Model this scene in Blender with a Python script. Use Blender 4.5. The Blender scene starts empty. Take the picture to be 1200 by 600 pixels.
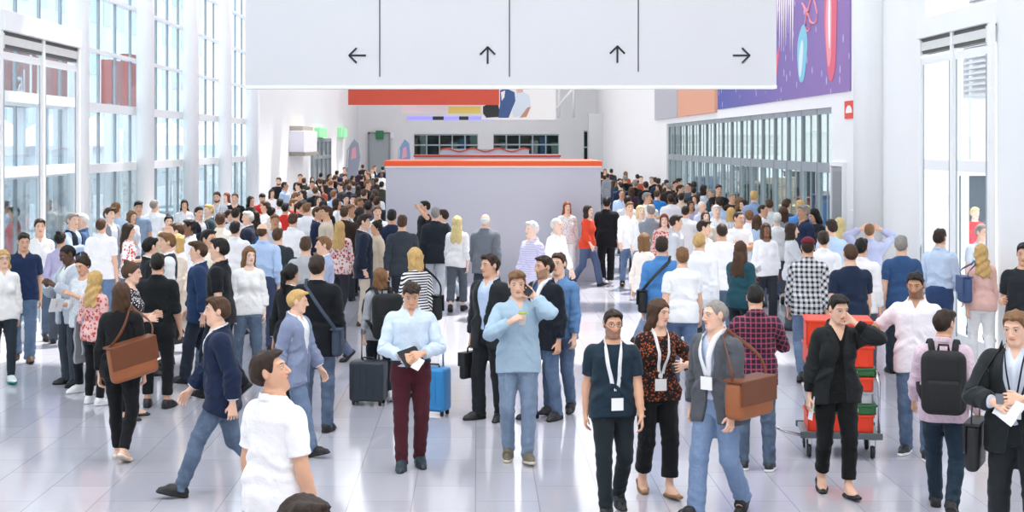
import bpy, math, random
import numpy as np
from mathutils import Vector, Matrix
C = bpy.context.scene.collection
PI = math.pi
rnd = random.Random(7)
# ------------------------------------------------------------------ signed distance helpers (rest pose, metres)
def smin(a, b, k):
    h = np.clip(0.5 + 0.5*(b-a)/k, 0, 1)
    return b + (a-b)*h - k*h*(1-h)
def smax(a, b, k): return -smin(-a, -b, k)
def sst(x, a, b):
    t = np.clip((x-a)/(b-a), 0, 1); return t*t*(3-2*t)
def rcone(P, a, b, r1, r2):
    ax, ay, az = a; bx, by, bz = b
    d = np.array([bx-ax, by-ay, bz-az], dtype=np.float32); L2 = float(d@d)
    px, py, pz = P[0]-ax, P[1]-ay, P[2]-az
    t = np.clip((px*d[0]+py*d[1]+pz*d[2])/L2, 0, 1)
    return np.sqrt((px-t*d[0])**2+(py-t*d[1])**2+(pz-t*d[2])**2+1e-12) - (r1+(r2-r1)*t)
def ell(P, c, r):
    q = np.sqrt(((P[0]-c[0])/r[0])**2+((P[1]-c[1])/r[1])**2+((P[2]-c[2])/r[2])**2+1e-9)
    return (q-1)*min(r)
def chain(P, pts, k=0.02):
    d = None
    for (a, ra), (b, rb) in zip(pts[:-1], pts[1:]):
        e = rcone(P, a, b, ra, rb); d = e if d is None else smin(d, e, k)
    return d
#        z     a     front  back
TM = np.array([(.84,.155,.085,.10),(.90,.168,.10,.118),(.96,.170,.106,.122),(1.05,.155,.108,.098),(1.12,.150,.108,.092),(1.22,.160,.116,.098),
      (1.32,.176,.122,.112),(1.38,.180,.114,.116),(1.43,.150,.090,.104),(1.465,.104,.066,.090),(1.495,.076,.052,.076),(1.53,.058,.044,.066)])
TF = np.array([(.84,.160,.085,.105),(.90,.178,.095,.125),(.96,.176,.100,.122),(1.05,.146,.098,.090),(1.12,.126,.092,.080),(1.22,.138,.098,.088),
      (1.32,.152,.100,.100),(1.38,.154,.094,.102),(1.43,.130,.076,.092),(1.465,.092,.058,.080),(1.495,.066,.046,.068),(1.53,.050,.040,.060)])
def tab(g): return TF if g else TM
S45 = math.sqrt(.5)
def joints(g):
    sx = .150 if g else .172
    SJ = np.array([sx, .012, 1.392]); u = np.array([S45, 0, -S45])
    EL = SJ+u*.285; WR = EL+u*.25
    return dict(SJ=SJ, EL=EL, WR=WR, KN=WR+u*.092, KN2=WR+u*.132, TH=WR+u*.028+np.array([0,-.028,0]),
                HI=np.array([.09,0,.90]), KE=np.array([.094,-.008,.49]), AN=np.array([.097,.022,.085]), BA=np.array([.105,-.10,.02]))
def torso(P, g, o=0.0, fill=0.0):
    """superellipse loft; o = offset outward, fill = let the waist hang straight"""
    T = tab(g); z = P[2]; zz = T[:,0]
    a = np.interp(z, zz, T[:,1]); f = np.interp(z, zz, T[:,2]); b = np.interp(z, zz, T[:,3])
    if fill:
        m = (1-sst(z, 1.24, 1.34))*fill
        a = a+(np.maximum(a, T[6,1]*.95)-a)*m; f = f+(np.maximum(f, T[6,2]*.98)-f)*m; b = b+(np.maximum(b, T[6,3]*.98)-b)*m
    a = a+o; f = f+o; b = b+o
    dep = np.where(P[1] < 0, f, b)
    n = 2.35
    r = ((np.abs(P[0])/a)**n+(np.abs(P[1])/dep)**n+1e-9)**(1/n)
    d = (r-1)*np.minimum(a, dep)
    if g:
        bx = np.abs(P[0])
        d = smin(d, ell((bx, P[1], P[2]), (.068,-.082,1.265), (.058+o,.050+o,.060+o)), .045)
    return np.maximum(d, np.maximum(z-1.535-o, .835-o-z))
def arm(P, g, o=0.0, loose=0.0):
    J = joints(g); X = (np.abs(P[0]), P[1], P[2]); k = .88 if g else 1.0
    u = np.array([S45,0,-S45]); SJ, EL, WR = J['SJ'], J['EL'], J['WR']
    l = loose
    pts = [(SJ-u*.01, .056*k+o), (SJ+u*.11, .051*k+o+l*.4), (EL, .040*k+o+l*.8), (EL+u*.06, .042*k+o+l), (EL+u*.15,.034*k+o+l), (WR, .0265*k+o+l)]
    return chain(X, pts, .02)
def leg(P, g, o=0.0):
    X = (np.abs(P[0]), P[1], P[2]); k = .97 if g else 1.0
    pts = [((.088,0,.88), .086*k+o), ((.092,-.008,.68), .069*k+o), ((.094,-.010,.53), .050*k+o), ((.095,-.004,.46), .046*k+o),
           ((.096,.012,.36), .050*k+o), ((.097,.018,.2), .035*k+o), ((.097,.022,.10), .032*k+o)]
    return chain(X, pts, .02)
def hand(P, g):
    J = joints(g); X = (np.abs(P[0]), P[1], P[2]); k = .92 if g else 1.0
    u = np.array([S45,0,-S45]); n = np.array([-S45,0,-S45]); y = np.array([0,1.,0]); W = J['WR']
    d = None
    for j, yy in enumerate((-.031,-.0105,.0105,.030)):
        e = rcone(X, W+u*.012+y*yy*.55, W+u*.088+y*yy, .0145*k, .0125*k); d = e if d is None else smin(d, e, .012)
    L = [(-.033,.070,-.08),(-.011,.079,-.02),(.0115,.073,.04),(.033,.056,.11)]
    for yy, ln, sp in L:
        a = W+u*.088+y*yy; dr = u*math.cos(.22)+n*math.sin(.22)+y*sp; b = a+dr*ln*.5
        dr2 = u*math.cos(.75)+n*math.sin(.75)+y*sp*.6; c2 = b+dr2*ln*.5
        f = smin(rcone(X, a, b, .0092*k, .0082*k), rcone(X, b, c2, .0082*k, .0066*k), .003)
        d = smin(d, f, .006)
    a = W+u*.022+y*(-.022); b = a+(u*.62-y*.66+n*.42)*.042; c2 = b+(u*.85-y*.28+n*.42)*.034
    d = smin(d, smin(rcone(X, a, b, .0145*k, .0105*k), rcone(X, b, c2, .0105*k, .0078*k), .005), .012)
    return d
def foot(P, g, o=0.0):
    X = (np.abs(P[0]), P[1], P[2])
    d = chain(X, [((.097,.052,.036), .033+o), ((.103,-.06,.034), .034+o), ((.108,-.125,.024), .026+o)], .03)
    d = smin(d, rcone(X, (.097,.022,.10), (.101,-.04,.045), .036+o, .034+o), .03)
    return np.maximum(d, .004-o-P[2])
def head(P, g, o=0.0):
    X = (np.abs(P[0]), P[1], P[2]); k = .96 if g else 1.0
    d = ell(P, (0,.014,1.664), (.075*k+o,.095+o,.087+o))
    d = smin(d, ell(P, (0,-.022,1.602), (.060*k+o,.064+o,.076+o)), .03)
    d = smin(d, rcone(X, (.045*k,.0,1.575), (.014,-.062,1.543), .018+o, .021+o), .03)
    if o == 0:
        d = smin(d, rcone(X, (.012,-.080,1.674), (.044,-.066,1.673), .0105, .009), .014)
        d = smax(d, -(ell(X, (.033,-.096,1.652), (.018,.018,.0115))), .012)
        d = smin(d, ell(X, (.0325,-.073,1.651), (.0135,.0135,.0125)), .003)
        d = smin(d, rcone(P, (0,-.084,1.662), (0,-.106,1.617), .0075, .0115), .011)
        d = smin(d, ell(X, (.011,-.094,1.611), (.0085,.011,.008)), .006)
        d = smin(d, ell(P, (0,-.077,1.5895), (.026,.014,.0065)), .006)
        d = smin(d, ell(P, (0,-.075,1.577), (.021,.014,.0075)), .006)
        e = ell(X, (.078*k,.012,1.640), (.010,.020,.032)); e = smax(e, -ell(X, (.090*k,.008,1.642), (.008,.011,.020)), .004)
        d = smin(d, e, .006)
    return d
def neck(P, g, o=0.0):
    k = .86 if g else 1.0
    return rcone(P, (0,.022,1.44), (0,.008,1.58), .060*k+o, .053*k+o)
def grid(lo, hi, h):
    ax = [np.arange(l, q+h, h, dtype=np.float32) for l, q in zip(lo, hi)]
    return ax, np.meshgrid(*ax, indexing='ij')
class Fld:
    def __init__(s, lo, hi, h):
        s.h = h; s.ax = [np.arange(l, q+h, h, dtype=np.float32) for l, q in zip(lo, hi)]
        s.d = np.full([len(a) for a in s.ax], .5, dtype=np.float32)
    def add(s, fn, lo=None, hi=None, k=.012):
        sl = []
        for i in range(3):
            a = s.ax[i]; i0 = 0 if lo is None else int(np.searchsorted(a, lo[i])); i1 = len(a) if hi is None else int(np.searchsorted(a, hi[i]))
            sl.append(slice(i0, i1))
        P = np.meshgrid(*[s.ax[i][sl[i]] for i in range(3)], indexing='ij')
        s.d[tuple(sl)] = smin(s.d[tuple(sl)], fn(P), k)
def nets(d, ax):
    """naive surface nets on a regular grid -> verts, quads"""
    nx, ny, nz = d.shape; ins = d < 0
    cnt = np.zeros((nx-1, ny-1, nz-1), np.int8)
    for i in (0,1):
        for j in (0,1):
            for k in (0,1): cnt += ins[i:nx-1+i, j:ny-1+j, k:nz-1+k]
    cell = (cnt > 0) & (cnt < 8)
    ci = np.argwhere(cell); n = len(ci)
    idx = np.full(cell.shape, -1, np.int32); idx[cell] = np.arange(n)
    acc = np.zeros((n,3)); w = np.zeros(n)
    cor = [(i,j,k) for i in (0,1) for j in (0,1) for k in (0,1)]
    val = {c: d[ci[:,0]+c[0], ci[:,1]+c[1], ci[:,2]+c[2]].astype(np.float64) for c in cor}
    for c in cor:
        for a in range(3):
            if c[a] == 0:
                e = list(c); e[a] = 1; e = tuple(e)
                v0, v1 = val[c], val[e]; m = (v0 < 0) != (v1 < 0)
                t = np.where(m, v0/np.where(m, v0-v1, 1), 0)
                p = np.tile(np.array(c, float), (n,1)); p[:,a] += t
                acc += p*m[:,None]; w += m
    p = acc/np.maximum(w,1)[:,None]+ci
    o = np.array([a[0] for a in ax], float); h = float(ax[0][1]-ax[0][0])
    V = o+p*h
    Q = []
    for a in range(3):
        b, c = (a+1)%3, (a+2)%3
        s0 = [slice(None)]*3; s1 = [slice(None)]*3; s0[a] = slice(0,-1); s1[a] = slice(1,None)
        A, B = ins[tuple(s0)], ins[tuple(s1)]
        for sign in (0,1):
            m = (A & ~B) if sign == 0 else (~A & B)
            e = np.argwhere(m)
            ok = (e[:,b] > 0) & (e[:,c] > 0) & (e[:,b] < d.shape[b]-1) & (e[:,c] < d.shape[c]-1)
            e = e[ok]
            def g(db, dc):
                q = e.copy(); q[:,b] -= db; q[:,c] -= dc
                return idx[q[:,0], q[:,1], q[:,2]]
            f = np.stack([g(1,1), g(0,1), g(0,0), g(1,0)], 1)
            if sign: f = f[:, ::-1]
            Q.append(f)
    return V, np.concatenate(Q).astype(np.int32)
def fast_mesh(name, V, F):
    me = bpy.data.meshes.new(name); nv, nf = len(V), len(F); k = F.shape[1]
    me.vertices.add(nv); me.loops.add(nf*k); me.polygons.add(nf)
    me.vertices.foreach_set('co', np.asarray(V, np.float32).ravel())
    me.loops.foreach_set('vertex_index', np.asarray(F, np.int32).ravel())
    me.polygons.foreach_set('loop_start', np.arange(0, nf*k, k, dtype=np.int32))
    me.update(calc_edges=True); me.validate()
    return me
def smooth_v(V, F, it=1, lam=.5):
    e = np.concatenate([F[:, [i, (i+1) % F.shape[1]]] for i in range(F.shape[1])])
    for _ in range(it):
        s = np.zeros_like(V); c = np.zeros(len(V))
        for a, b in ((0,1),(1,0)):
            for q in range(3): s[:,q] += np.bincount(e[:,a], V[e[:,b],q], len(V))
            c += np.bincount(e[:,a], minlength=len(V))
        V = V+lam*(s/np.maximum(c,1)[:,None]-V)
    return V
def decimate(V, F, ratio, keep):
    me = fast_mesh('deci', V, F); ob = bpy.data.objects.new('deci', me); C.objects.link(ob)
    vg = ob.vertex_groups.new(name='k')
    for lev in (0, .5, 1):
        ix = np.nonzero(np.abs(keep-lev) < .25)[0]
        if len(ix) and lev < 1: vg.add(ix.tolist(), 1-lev, 'REPLACE')
    m = ob.modifiers.new('d', 'DECIMATE'); m.ratio = ratio; m.vertex_group = 'k'; m.vertex_group_factor = 1.0
    dg = bpy.context.evaluated_depsgraph_get(); ev = ob.evaluated_get(dg); em = ev.to_mesh()
    em.calc_loop_triangles()
    v = np.empty(len(em.vertices)*3, np.float32); em.vertices.foreach_get('co', v)
    t = np.empty(len(em.loop_triangles)*3, np.int32); em.loop_triangles.foreach_get('vertices', t)
    ev.to_mesh_clear(); bpy.data.objects.remove(ob); bpy.data.meshes.remove(me)
    return v.reshape(-1,3).astype(float), t.reshape(-1,3)
# ------------------------------------------------------------------ body templates
_B = {}
def body_tpl(g, lod):
    key = (g, lod)
    if key in _B: return _B[key]
    h = (.005, .0065, .011)[lod]
    F_ = Fld((-h*4, -.20, -.02), (.76, .18, 1.77), h)
    F_.add(lambda P: torso(P, g), (-1,-1,.8), (.3,1,1.6), .02)
    F_.add(lambda P: arm(P, g), (.08,-.12,.95), (.7,.15,1.5), .035)
    F_.add(lambda P: leg(P, g), (-.1,-.15,.03), (.25,.15,1.0), .03)
    F_.add(lambda P: foot(P, g), (-.1,-.3,-.1), (.25,.2,.2), .02)
    F_.add(lambda P: neck(P, g), (-.1,-.1,1.38), (.15,.15,1.64), .03)
    F_.add(lambda P: head(P, g), (-.1,-.2,1.47), (.15,.2,1.8), .018)
    F_.add(lambda P: hand(P, g), (.45,-.15,.7), (.8,.12,1.1), .012)
    n0 = 4; half = F_.d[n0:]; full = np.concatenate([half[:0:-1], half], 0)
    x0 = F_.ax[0][n0:]; x0 = x0-x0[0]
    V, Q = nets(full, [np.concatenate([-x0[:0:-1], x0]), F_.ax[1], F_.ax[2]])
    V = smooth_v(V, Q, 1, .3)
    J = joints(g); t = (np.abs(V[:,0])-J['WR'][0])*S45-(V[:,2]-J['WR'][2])*S45
    keep = np.zeros(len(V)); keep[V[:,2] > 1.50] = .5; keep[(V[:,2] > 1.53) & (V[:,1] < -.03)] = 1
    keep[(t > -.01) & (np.abs(V[:,0]) > .4)] = .5
    r = (.16, .10, .12)[lod]
    V, T = decimate(V, Q, r, keep)
    _B[key] = (V, T)
    return V, T
# ------------------------------------------------------------------ wrinkles
def wr(P, amp, seed=0):
    r = random.Random(seed); s = 0
    for i in range(5):
        a = [r.uniform(-1,1)*22, r.uniform(-1,1)*22, r.uniform(-.6,1)*30]; ph = r.uniform(0,6.28)
        s = s+np.sin(P[0]*a[0]+P[1]*a[1]+P[2]*a[2]+ph)
    return amp*s/2.5
# ------------------------------------------------------------------ garments (rest-pose solids, later skinned like the body)
VOX = (.0095, .014, .022)
_G = {}
def garment(kind, g, lod, **kw):
    key = (kind, g, lod, tuple(sorted(kw.items())))
    if key in _G: return _G[key]
    h = kw.pop('vox', None) or VOX[lod]
    lo, hi, fn = GAR[kind](g, kw)
    ax = [np.arange(l, q+h, h, dtype=np.float32) for l, q in zip(lo, hi)]
    P = np.meshgrid(*ax, indexing='ij')
    V, Q = nets(fn(P).astype(np.float32), ax)
    V = smooth_v(V, Q, 1, .35)
    _G[key] = (V, Q)
    return V, Q
def armt(P, g):
    J = joints(g); return (np.abs(P[0])-J['SJ'][0])*S45-(P[2]-J['SJ'][2])*S45
def g_top(g, kw):
    sleeve = kw.get('sleeve', .50); hem = kw.get('hem', .84); o = kw.get('o', .012); fill = kw.get('fill', .5); neckl = kw.get('neck', 'crew')
    opening = kw.get('open', 0); loose = kw.get('loose', .003); T = tab(g); seed = kw.get('seed', 1); flare = kw.get('flare', 0)
    def fn(P):
        w = wr(P, .0050, seed)+.010*np.clip(np.sin(P[2]*46+P[0]*np.sign(P[0])*38+2.2*np.sin(P[0]*11+P[1]*9+seed)), -.2, 1)*sst(np.abs(P[2]-1.08), .22, .02)
        X = np.abs(P[0]); t = armt(P, g)
        fl = flare*np.clip(1.02-P[2], 0, 1)
        d = torso(P, g, o, fill)-(.016*sst(P[2], 1.12, 1.05) if hem < .93 else 0)
        if hem < .86:      # extend below the crotch as a straight tube
            a = T[2,1]+o+fl+.006; b = .112+o+fl; z0 = .93
            tube = ((X/a)**2.3+(np.abs(P[1]-.008)/b)**2.3+1e-9)**(1/2.3)
            tube = np.maximum((tube-1)*b, P[2]-z0)
            d = smin(d, tube, .03)
        wt = sst(P[2], 1.13, 1.06) if hem < .93 else 0
        w = w*(1-wt)+np.maximum(w, -.0005)*wt
        d = d-w
        if sleeve > 0:
            am = arm(P, g, o*.9, loose)-w*.8-.0095*np.clip(np.sin(t*78+P[1]*34+2*np.sin(P[1]*20+seed)), -.1, 1)*(sst(np.abs(t-.285), .15, .02)+.6*sst(np.abs(t-.48), .10, .01))
            am = np.maximum(am, t-sleeve)
            d = smin(d, am, .04)
        else:
            d = smax(d, (X-(T[7,1]-.015)), .01)
        d = np.maximum(d, hem+.012*np.sin(P[0]*9+seed)-P[2])
        ztop = 1.492+.28*P[1]
        if neckl == 'scoop': ztop = ztop-.035*(P[1] < .03)*sst(X, .10, .03)
        d = np.maximum(d, P[2]-ztop)
        if neckl in ('v', 'collar'):
            zz, ww = (1.36, .45) if neckl == 'v' else (1.415, .42)
            d = smax(d, -np.maximum(X-(P[2]-zz)*ww, np.maximum(P[1]-.0, zz-P[2])), .006)
        if neckl == 'collar':     # fold-down collar and a placket
            cyl = np.sqrt(P[0]**2+(P[1]-.018)**2)
            r0 = (.066 if g else .074)+.30*np.clip(1.515+.22*P[1]-P[2], 0, .05)
            col = np.maximum(np.abs(cyl-r0)-.0065, np.abs(P[2]-(1.487+.26*P[1]))-.026)
            col = np.maximum(col, -np.maximum(X-(.012+(P[2]-1.44)*.35), P[1]))
            d = np.minimum(d, col)
            if not opening:
                f = np.interp(P[2], T[:,0], T[:,2])+o
                d = smin(d, np.maximum(np.maximum(X-.016, np.abs(P[1]+f)-.006), np.maximum(P[2]-1.42, hem-P[2])), .004)
        if opening:
            zb = opening
            v = np.where(P[2] > zb, .014+(P[2]-zb)*.30, .014+(zb-P[2])*.16)
            v = np.minimum(v, .075)
            lap = np.maximum(np.abs(X-v-.026)-.028, np.maximum(P[2]-1.455, zb-P[2]))
            d = smax(d-.007*sst(lap, .012, -.004)*(P[1] < 0), -np.maximum(X-v, P[1]+.01), .004)
            if kw.get('lapel', 1):
                cyl = np.sqrt(P[0]**2+(P[1]-.018)**2)
                col = np.maximum(np.abs(cyl-(.080 if g else .089))-.008, np.abs(P[2]-(1.477+.30*P[1]))-.024)
                d = np.minimum(d, np.maximum(col, -np.maximum(X-.06, P[1])))
        return d
    return (-.64,-.24,hem-.05), (.64,.24,1.57), fn
def g_legs(g, kw):
    hem = kw.get('hem', .045); fit = kw.get('fit', 'reg'); top = kw.get('top', 1.03); seed = kw.get('seed', 2)
    rk, ra = {'reg': (.073,.066), 'slim': (.062,.049), 'skin': (.056,.041), 'wide': (.085,.088)}[fit]
    def fn(P):
        X = (np.abs(P[0]), P[1], P[2])
        w = .8*np.abs(wr(P, .006, seed))
        lg = chain(X, [((.086,.004,.87), .098), ((.092,-.004,.68), .5*(.084+rk)), ((.095,-.002,.48), rk), ((.098,.016,.20), .5*(rk+ra)), ((.099,.018,.03), ra)], .02)
        lg = smin(lg, leg(P, g, .010), .02)
        ph = P[2]*78+P[1]*26*np.sin(P[2]*9+seed)+3*np.sin(P[0]*16+seed)
        fold = (.0075*(.5+.5*np.sin(ph))**1.5*(sst(P[2], .34, .08)+.8*sst(np.abs(P[2]-.50), .11, .02))+.006*(.5+.5*np.sin(P[2]*48+np.abs(P[0])*60))*sst(np.abs(P[2]-.84), .07, .01)*(P[1] < .02))*(1 if fit != 'skin' else .45)
        lg = lg-w-fold
        to = torso(P, g, .016)-w*.6
        d = smin(np.maximum(lg, P[2]-.96), to, .025)
        d = np.maximum(d, np.maximum(P[2]-top, hem-P[2]))
        # fly and centre seam
        return d+.004*sst(np.abs(P[0]), .010, .0)*(P[2] > .80)
    return (-.30,-.22,max(-.03,hem-.05)), (.30,.22,1.1), fn
def g_belt(g, kw):
    def fn(P):
        d = np.abs(torso(P, g, .019))-.006
        return np.maximum(d, np.abs(P[2]-1.008)-.018)
    return (-.25,-.2,.95), (.25,.2,1.06), fn
def g_skirt(g, kw):
    hem = kw.get('hem', .5)
    def fn(P):
        z = P[2]; a = np.interp(z, [hem,.85,.95,1.05], [.235,.205,.196,.17]); b = np.interp(z, [hem,.85,.95,1.05], [.20,.16,.145,.12])
        th = np.arctan2(P[1], P[0]); rr = 1+.035*np.sin(th*9)*sst(z, .9, hem)
        d = ((np.abs(P[0])/a/rr)**2.2+(np.abs(P[1]-.008)/b/rr)**2.2+1e-9)**(1/2.2)
        d = (d-1)*np.minimum(a, b)
        return np.maximum(d, np.maximum(z-1.05, hem-z))
    return (-.3,-.27,hem-.05), (.3,.27,1.1), fn
def g_shoe(g, kw):
    kind = kw.get('type', 'dress'); s = kw.get('side', 1)
    def fn(P):
        X = (P[0]*s, P[1], P[2])
        if kind == 'flat':
            d = chain(X, [((.098,.055,.028), .034), ((.103,-.05,.024), .036), ((.109,-.135,.02), .026)], .03)
            d = np.maximum(d, P[2]-(.052+.0*P[1])); d = smax(d, -np.maximum(ell(X, (.100,-.01,.075), (.035,.085,.04)), .0), .004)
        else:
            d = chain(X, [((.097,.058,.045), .042), ((.103,-.06,.038), .043), ((.110,-.140,.026), .031)], .035)
            d = smin(d, rcone(X, (.097,.025,.085), (.101,-.05,.05), .047, .040), .03)
            d = np.maximum(d, P[2]-(.115 if kind == 'sneaker' else .10)-.15*P[1])
        sole = chain(X, [((.097,.058,.01), .047), ((.104,-.06,.01), .050), ((.111,-.145,.01), .037)], .03)
        sole = np.maximum(sole, np.abs(P[2]-.012)-.014)
        return np.maximum(np.minimum(d, sole), -P[2])
    c = (.02,.19) if s > 0 else (-.19,-.02)
    return (c[0]-.01,-.22,-.03), (c[1]+.01,.14,.16), fn
def g_hair(g, kw):
    st = kw.get('style', 'short'); seed = kw.get('seed', 1)
    def fn(P):
        X = np.abs(P[0]); y, z = P[1], P[2]
        fx_ = .35 if st in ('crop','bald') else 1.0
        nz = fx_*(.0022*np.sin(P[0]*95+seed+2*np.sin(y*38+z*20))*np.sin(y*70+z*45+seed*2)+.0035*np.sin(y*46+P[0]*62+seed*1.7)*np.sin(z*52-P[0]*30+seed)+.0012*np.sin(P[0]*260+np.sin(z*30)*3)*np.sin(y*120))
        th = {'crop': .003, 'bald': .003}.get(st, .0055 if st in ('short','quiff') else .011)
        up = .005 if st in ('crop','bald') else .015
        bk = .006 if st in ('crop','bald') else .012
        d = ell(P, (0,.016,1.668), (.0745+th, .094+bk, .086+up))
        d = smin(d, ell(P, (0,.055,1.640), (.062+th,.060,.062)), .03)-nz
        if st in ('short','quiff'): d = smin(d, ell(P, (.012*np.sin(seed*3),-.03,1.728), (.062,.070,.030))-nz*1.6, .025)
        hl = np.interp(y, [-.10,-.075,-.045,-.025,.0,.03,.07,.11], [1.724,1.715,1.694,1.630,1.645,1.606,1.556,1.545])
        if st in ('long','bob','wavy','pony','bun'): hl = np.interp(y, [-.10,-.07,-.03,0,.03,.07,.11], [1.715,1.703,1.66,1.61,1.58,1.55,1.54])
        d = smax(d, hl+(.012*np.sin(np.abs(P[0])*55)+.004*np.sin(P[0]*130+seed))*(y < -.04)-z, .008)
        if st == 'bald': d = smax(d, z-1.675-.15*y, .01)
        if st in ('quiff',):
            d = smin(d, ell(P, (.008,-.045,1.742), (.058,.055,.028))-nz*2, .03)
        if st in ('long','bob','wavy'):
            zl = {'long': 1.27, 'wavy': 1.30, 'bob': 1.47}[st]
            a = np.interp(z, [1.2,1.35,1.47,1.60,1.70], [.085,.115,.105,.092,.080]); yc = np.interp(z, [1.25,1.42,1.5,1.60,1.72], [.105,.085,.05,.02,.015])
            b = np.interp(z, [1.25,1.42,1.5,1.60,1.72], [.03,.048,.075,.092,.095])
            if st == 'bob': a = np.interp(z, [1.45,1.52,1.62,1.7],[.090,.100,.092,.08]); yc = .02+0*z; b = .088+0*z
            wv = (.008 if st == 'wavy' else .003)*np.sin(z*(55 if st == 'wavy' else 12)+P[0]*40+seed)+nz*1.3
            c = (((X/a)**2.2+(np.abs(y-yc)/b)**2.2+1e-9)**(1/2.2)-1)*.075-wv
            zlc = zl+.02*np.sin(P[0]*60+seed)
            c = np.maximum(c, np.maximum(zlc-z, z-1.71))
            c = smax(c, -ell(P, (0,-.060,1.585), (.060,.085,.125)), .012)
            c = smax(c, -ell(P, (0,-.05,1.46), (.085,.07,.06)), .01)
            d = smin(d, c, .015)
        if st == 'pony':
            d = smin(d, chain(P, [((0,.10,1.70), .024), ((0,.145,1.66), .03), ((0,.150,1.54), .026), ((0,.135,1.42), .012)], .02)-nz, .01)
        if st == 'bun':
            d = smin(d, ell(P, (0,.075,1.752), (.042,.042,.036))-nz, .008)
        return d
    return (-.16,-.15,1.20), (.16,.22,1.82), fn
def g_beard(g, kw):
    def fn(P):
        d = head(P, g, .005)-.0020*np.sin(P[0]*150)*np.sin(P[2]*140)
        top = np.interp(np.abs(P[0]), [0,.028,.045,.075], [1.568,1.570,1.580,1.612])
        d = smax(d, P[2]-top, .006)
        mu = np.maximum(np.abs(P[2]-1.6)-.006, np.abs(P[0])-.032); d2 = np.maximum(head(P, g, .007), mu)
        d = np.minimum(d, d2)
        return np.maximum(d, np.maximum(P[1]-.004, 1.522-P[2]))
    return (-.11,-.14,1.50), (.11,.05,1.68), fn
def g_cap(g, kw):
    def fn(P):
        d = ell(P, (0,.016,1.675), (.092,.112,.102))
        d = np.maximum(d, 1.690+.10*P[1]-P[2])
        br = np.maximum(np.sqrt((P[0]/.075)**2+((P[1]+.10)/.085)**2+1e-9)-1, 0)*.07
        br = np.maximum(br, np.abs(P[2]-(1.690+.10*P[1]+.9*P[0]**2*-3))-.007); br = np.maximum(br, P[1]+.05)
        return np.minimum(d, br)
    return (-.13,-.22,1.64), (.13,.16,1.80), fn
GAR = dict(top=g_top, legs=g_legs, belt=g_belt, skirt=g_skirt, shoe=g_shoe, hair=g_hair, beard=g_beard, cap=g_cap)
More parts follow.
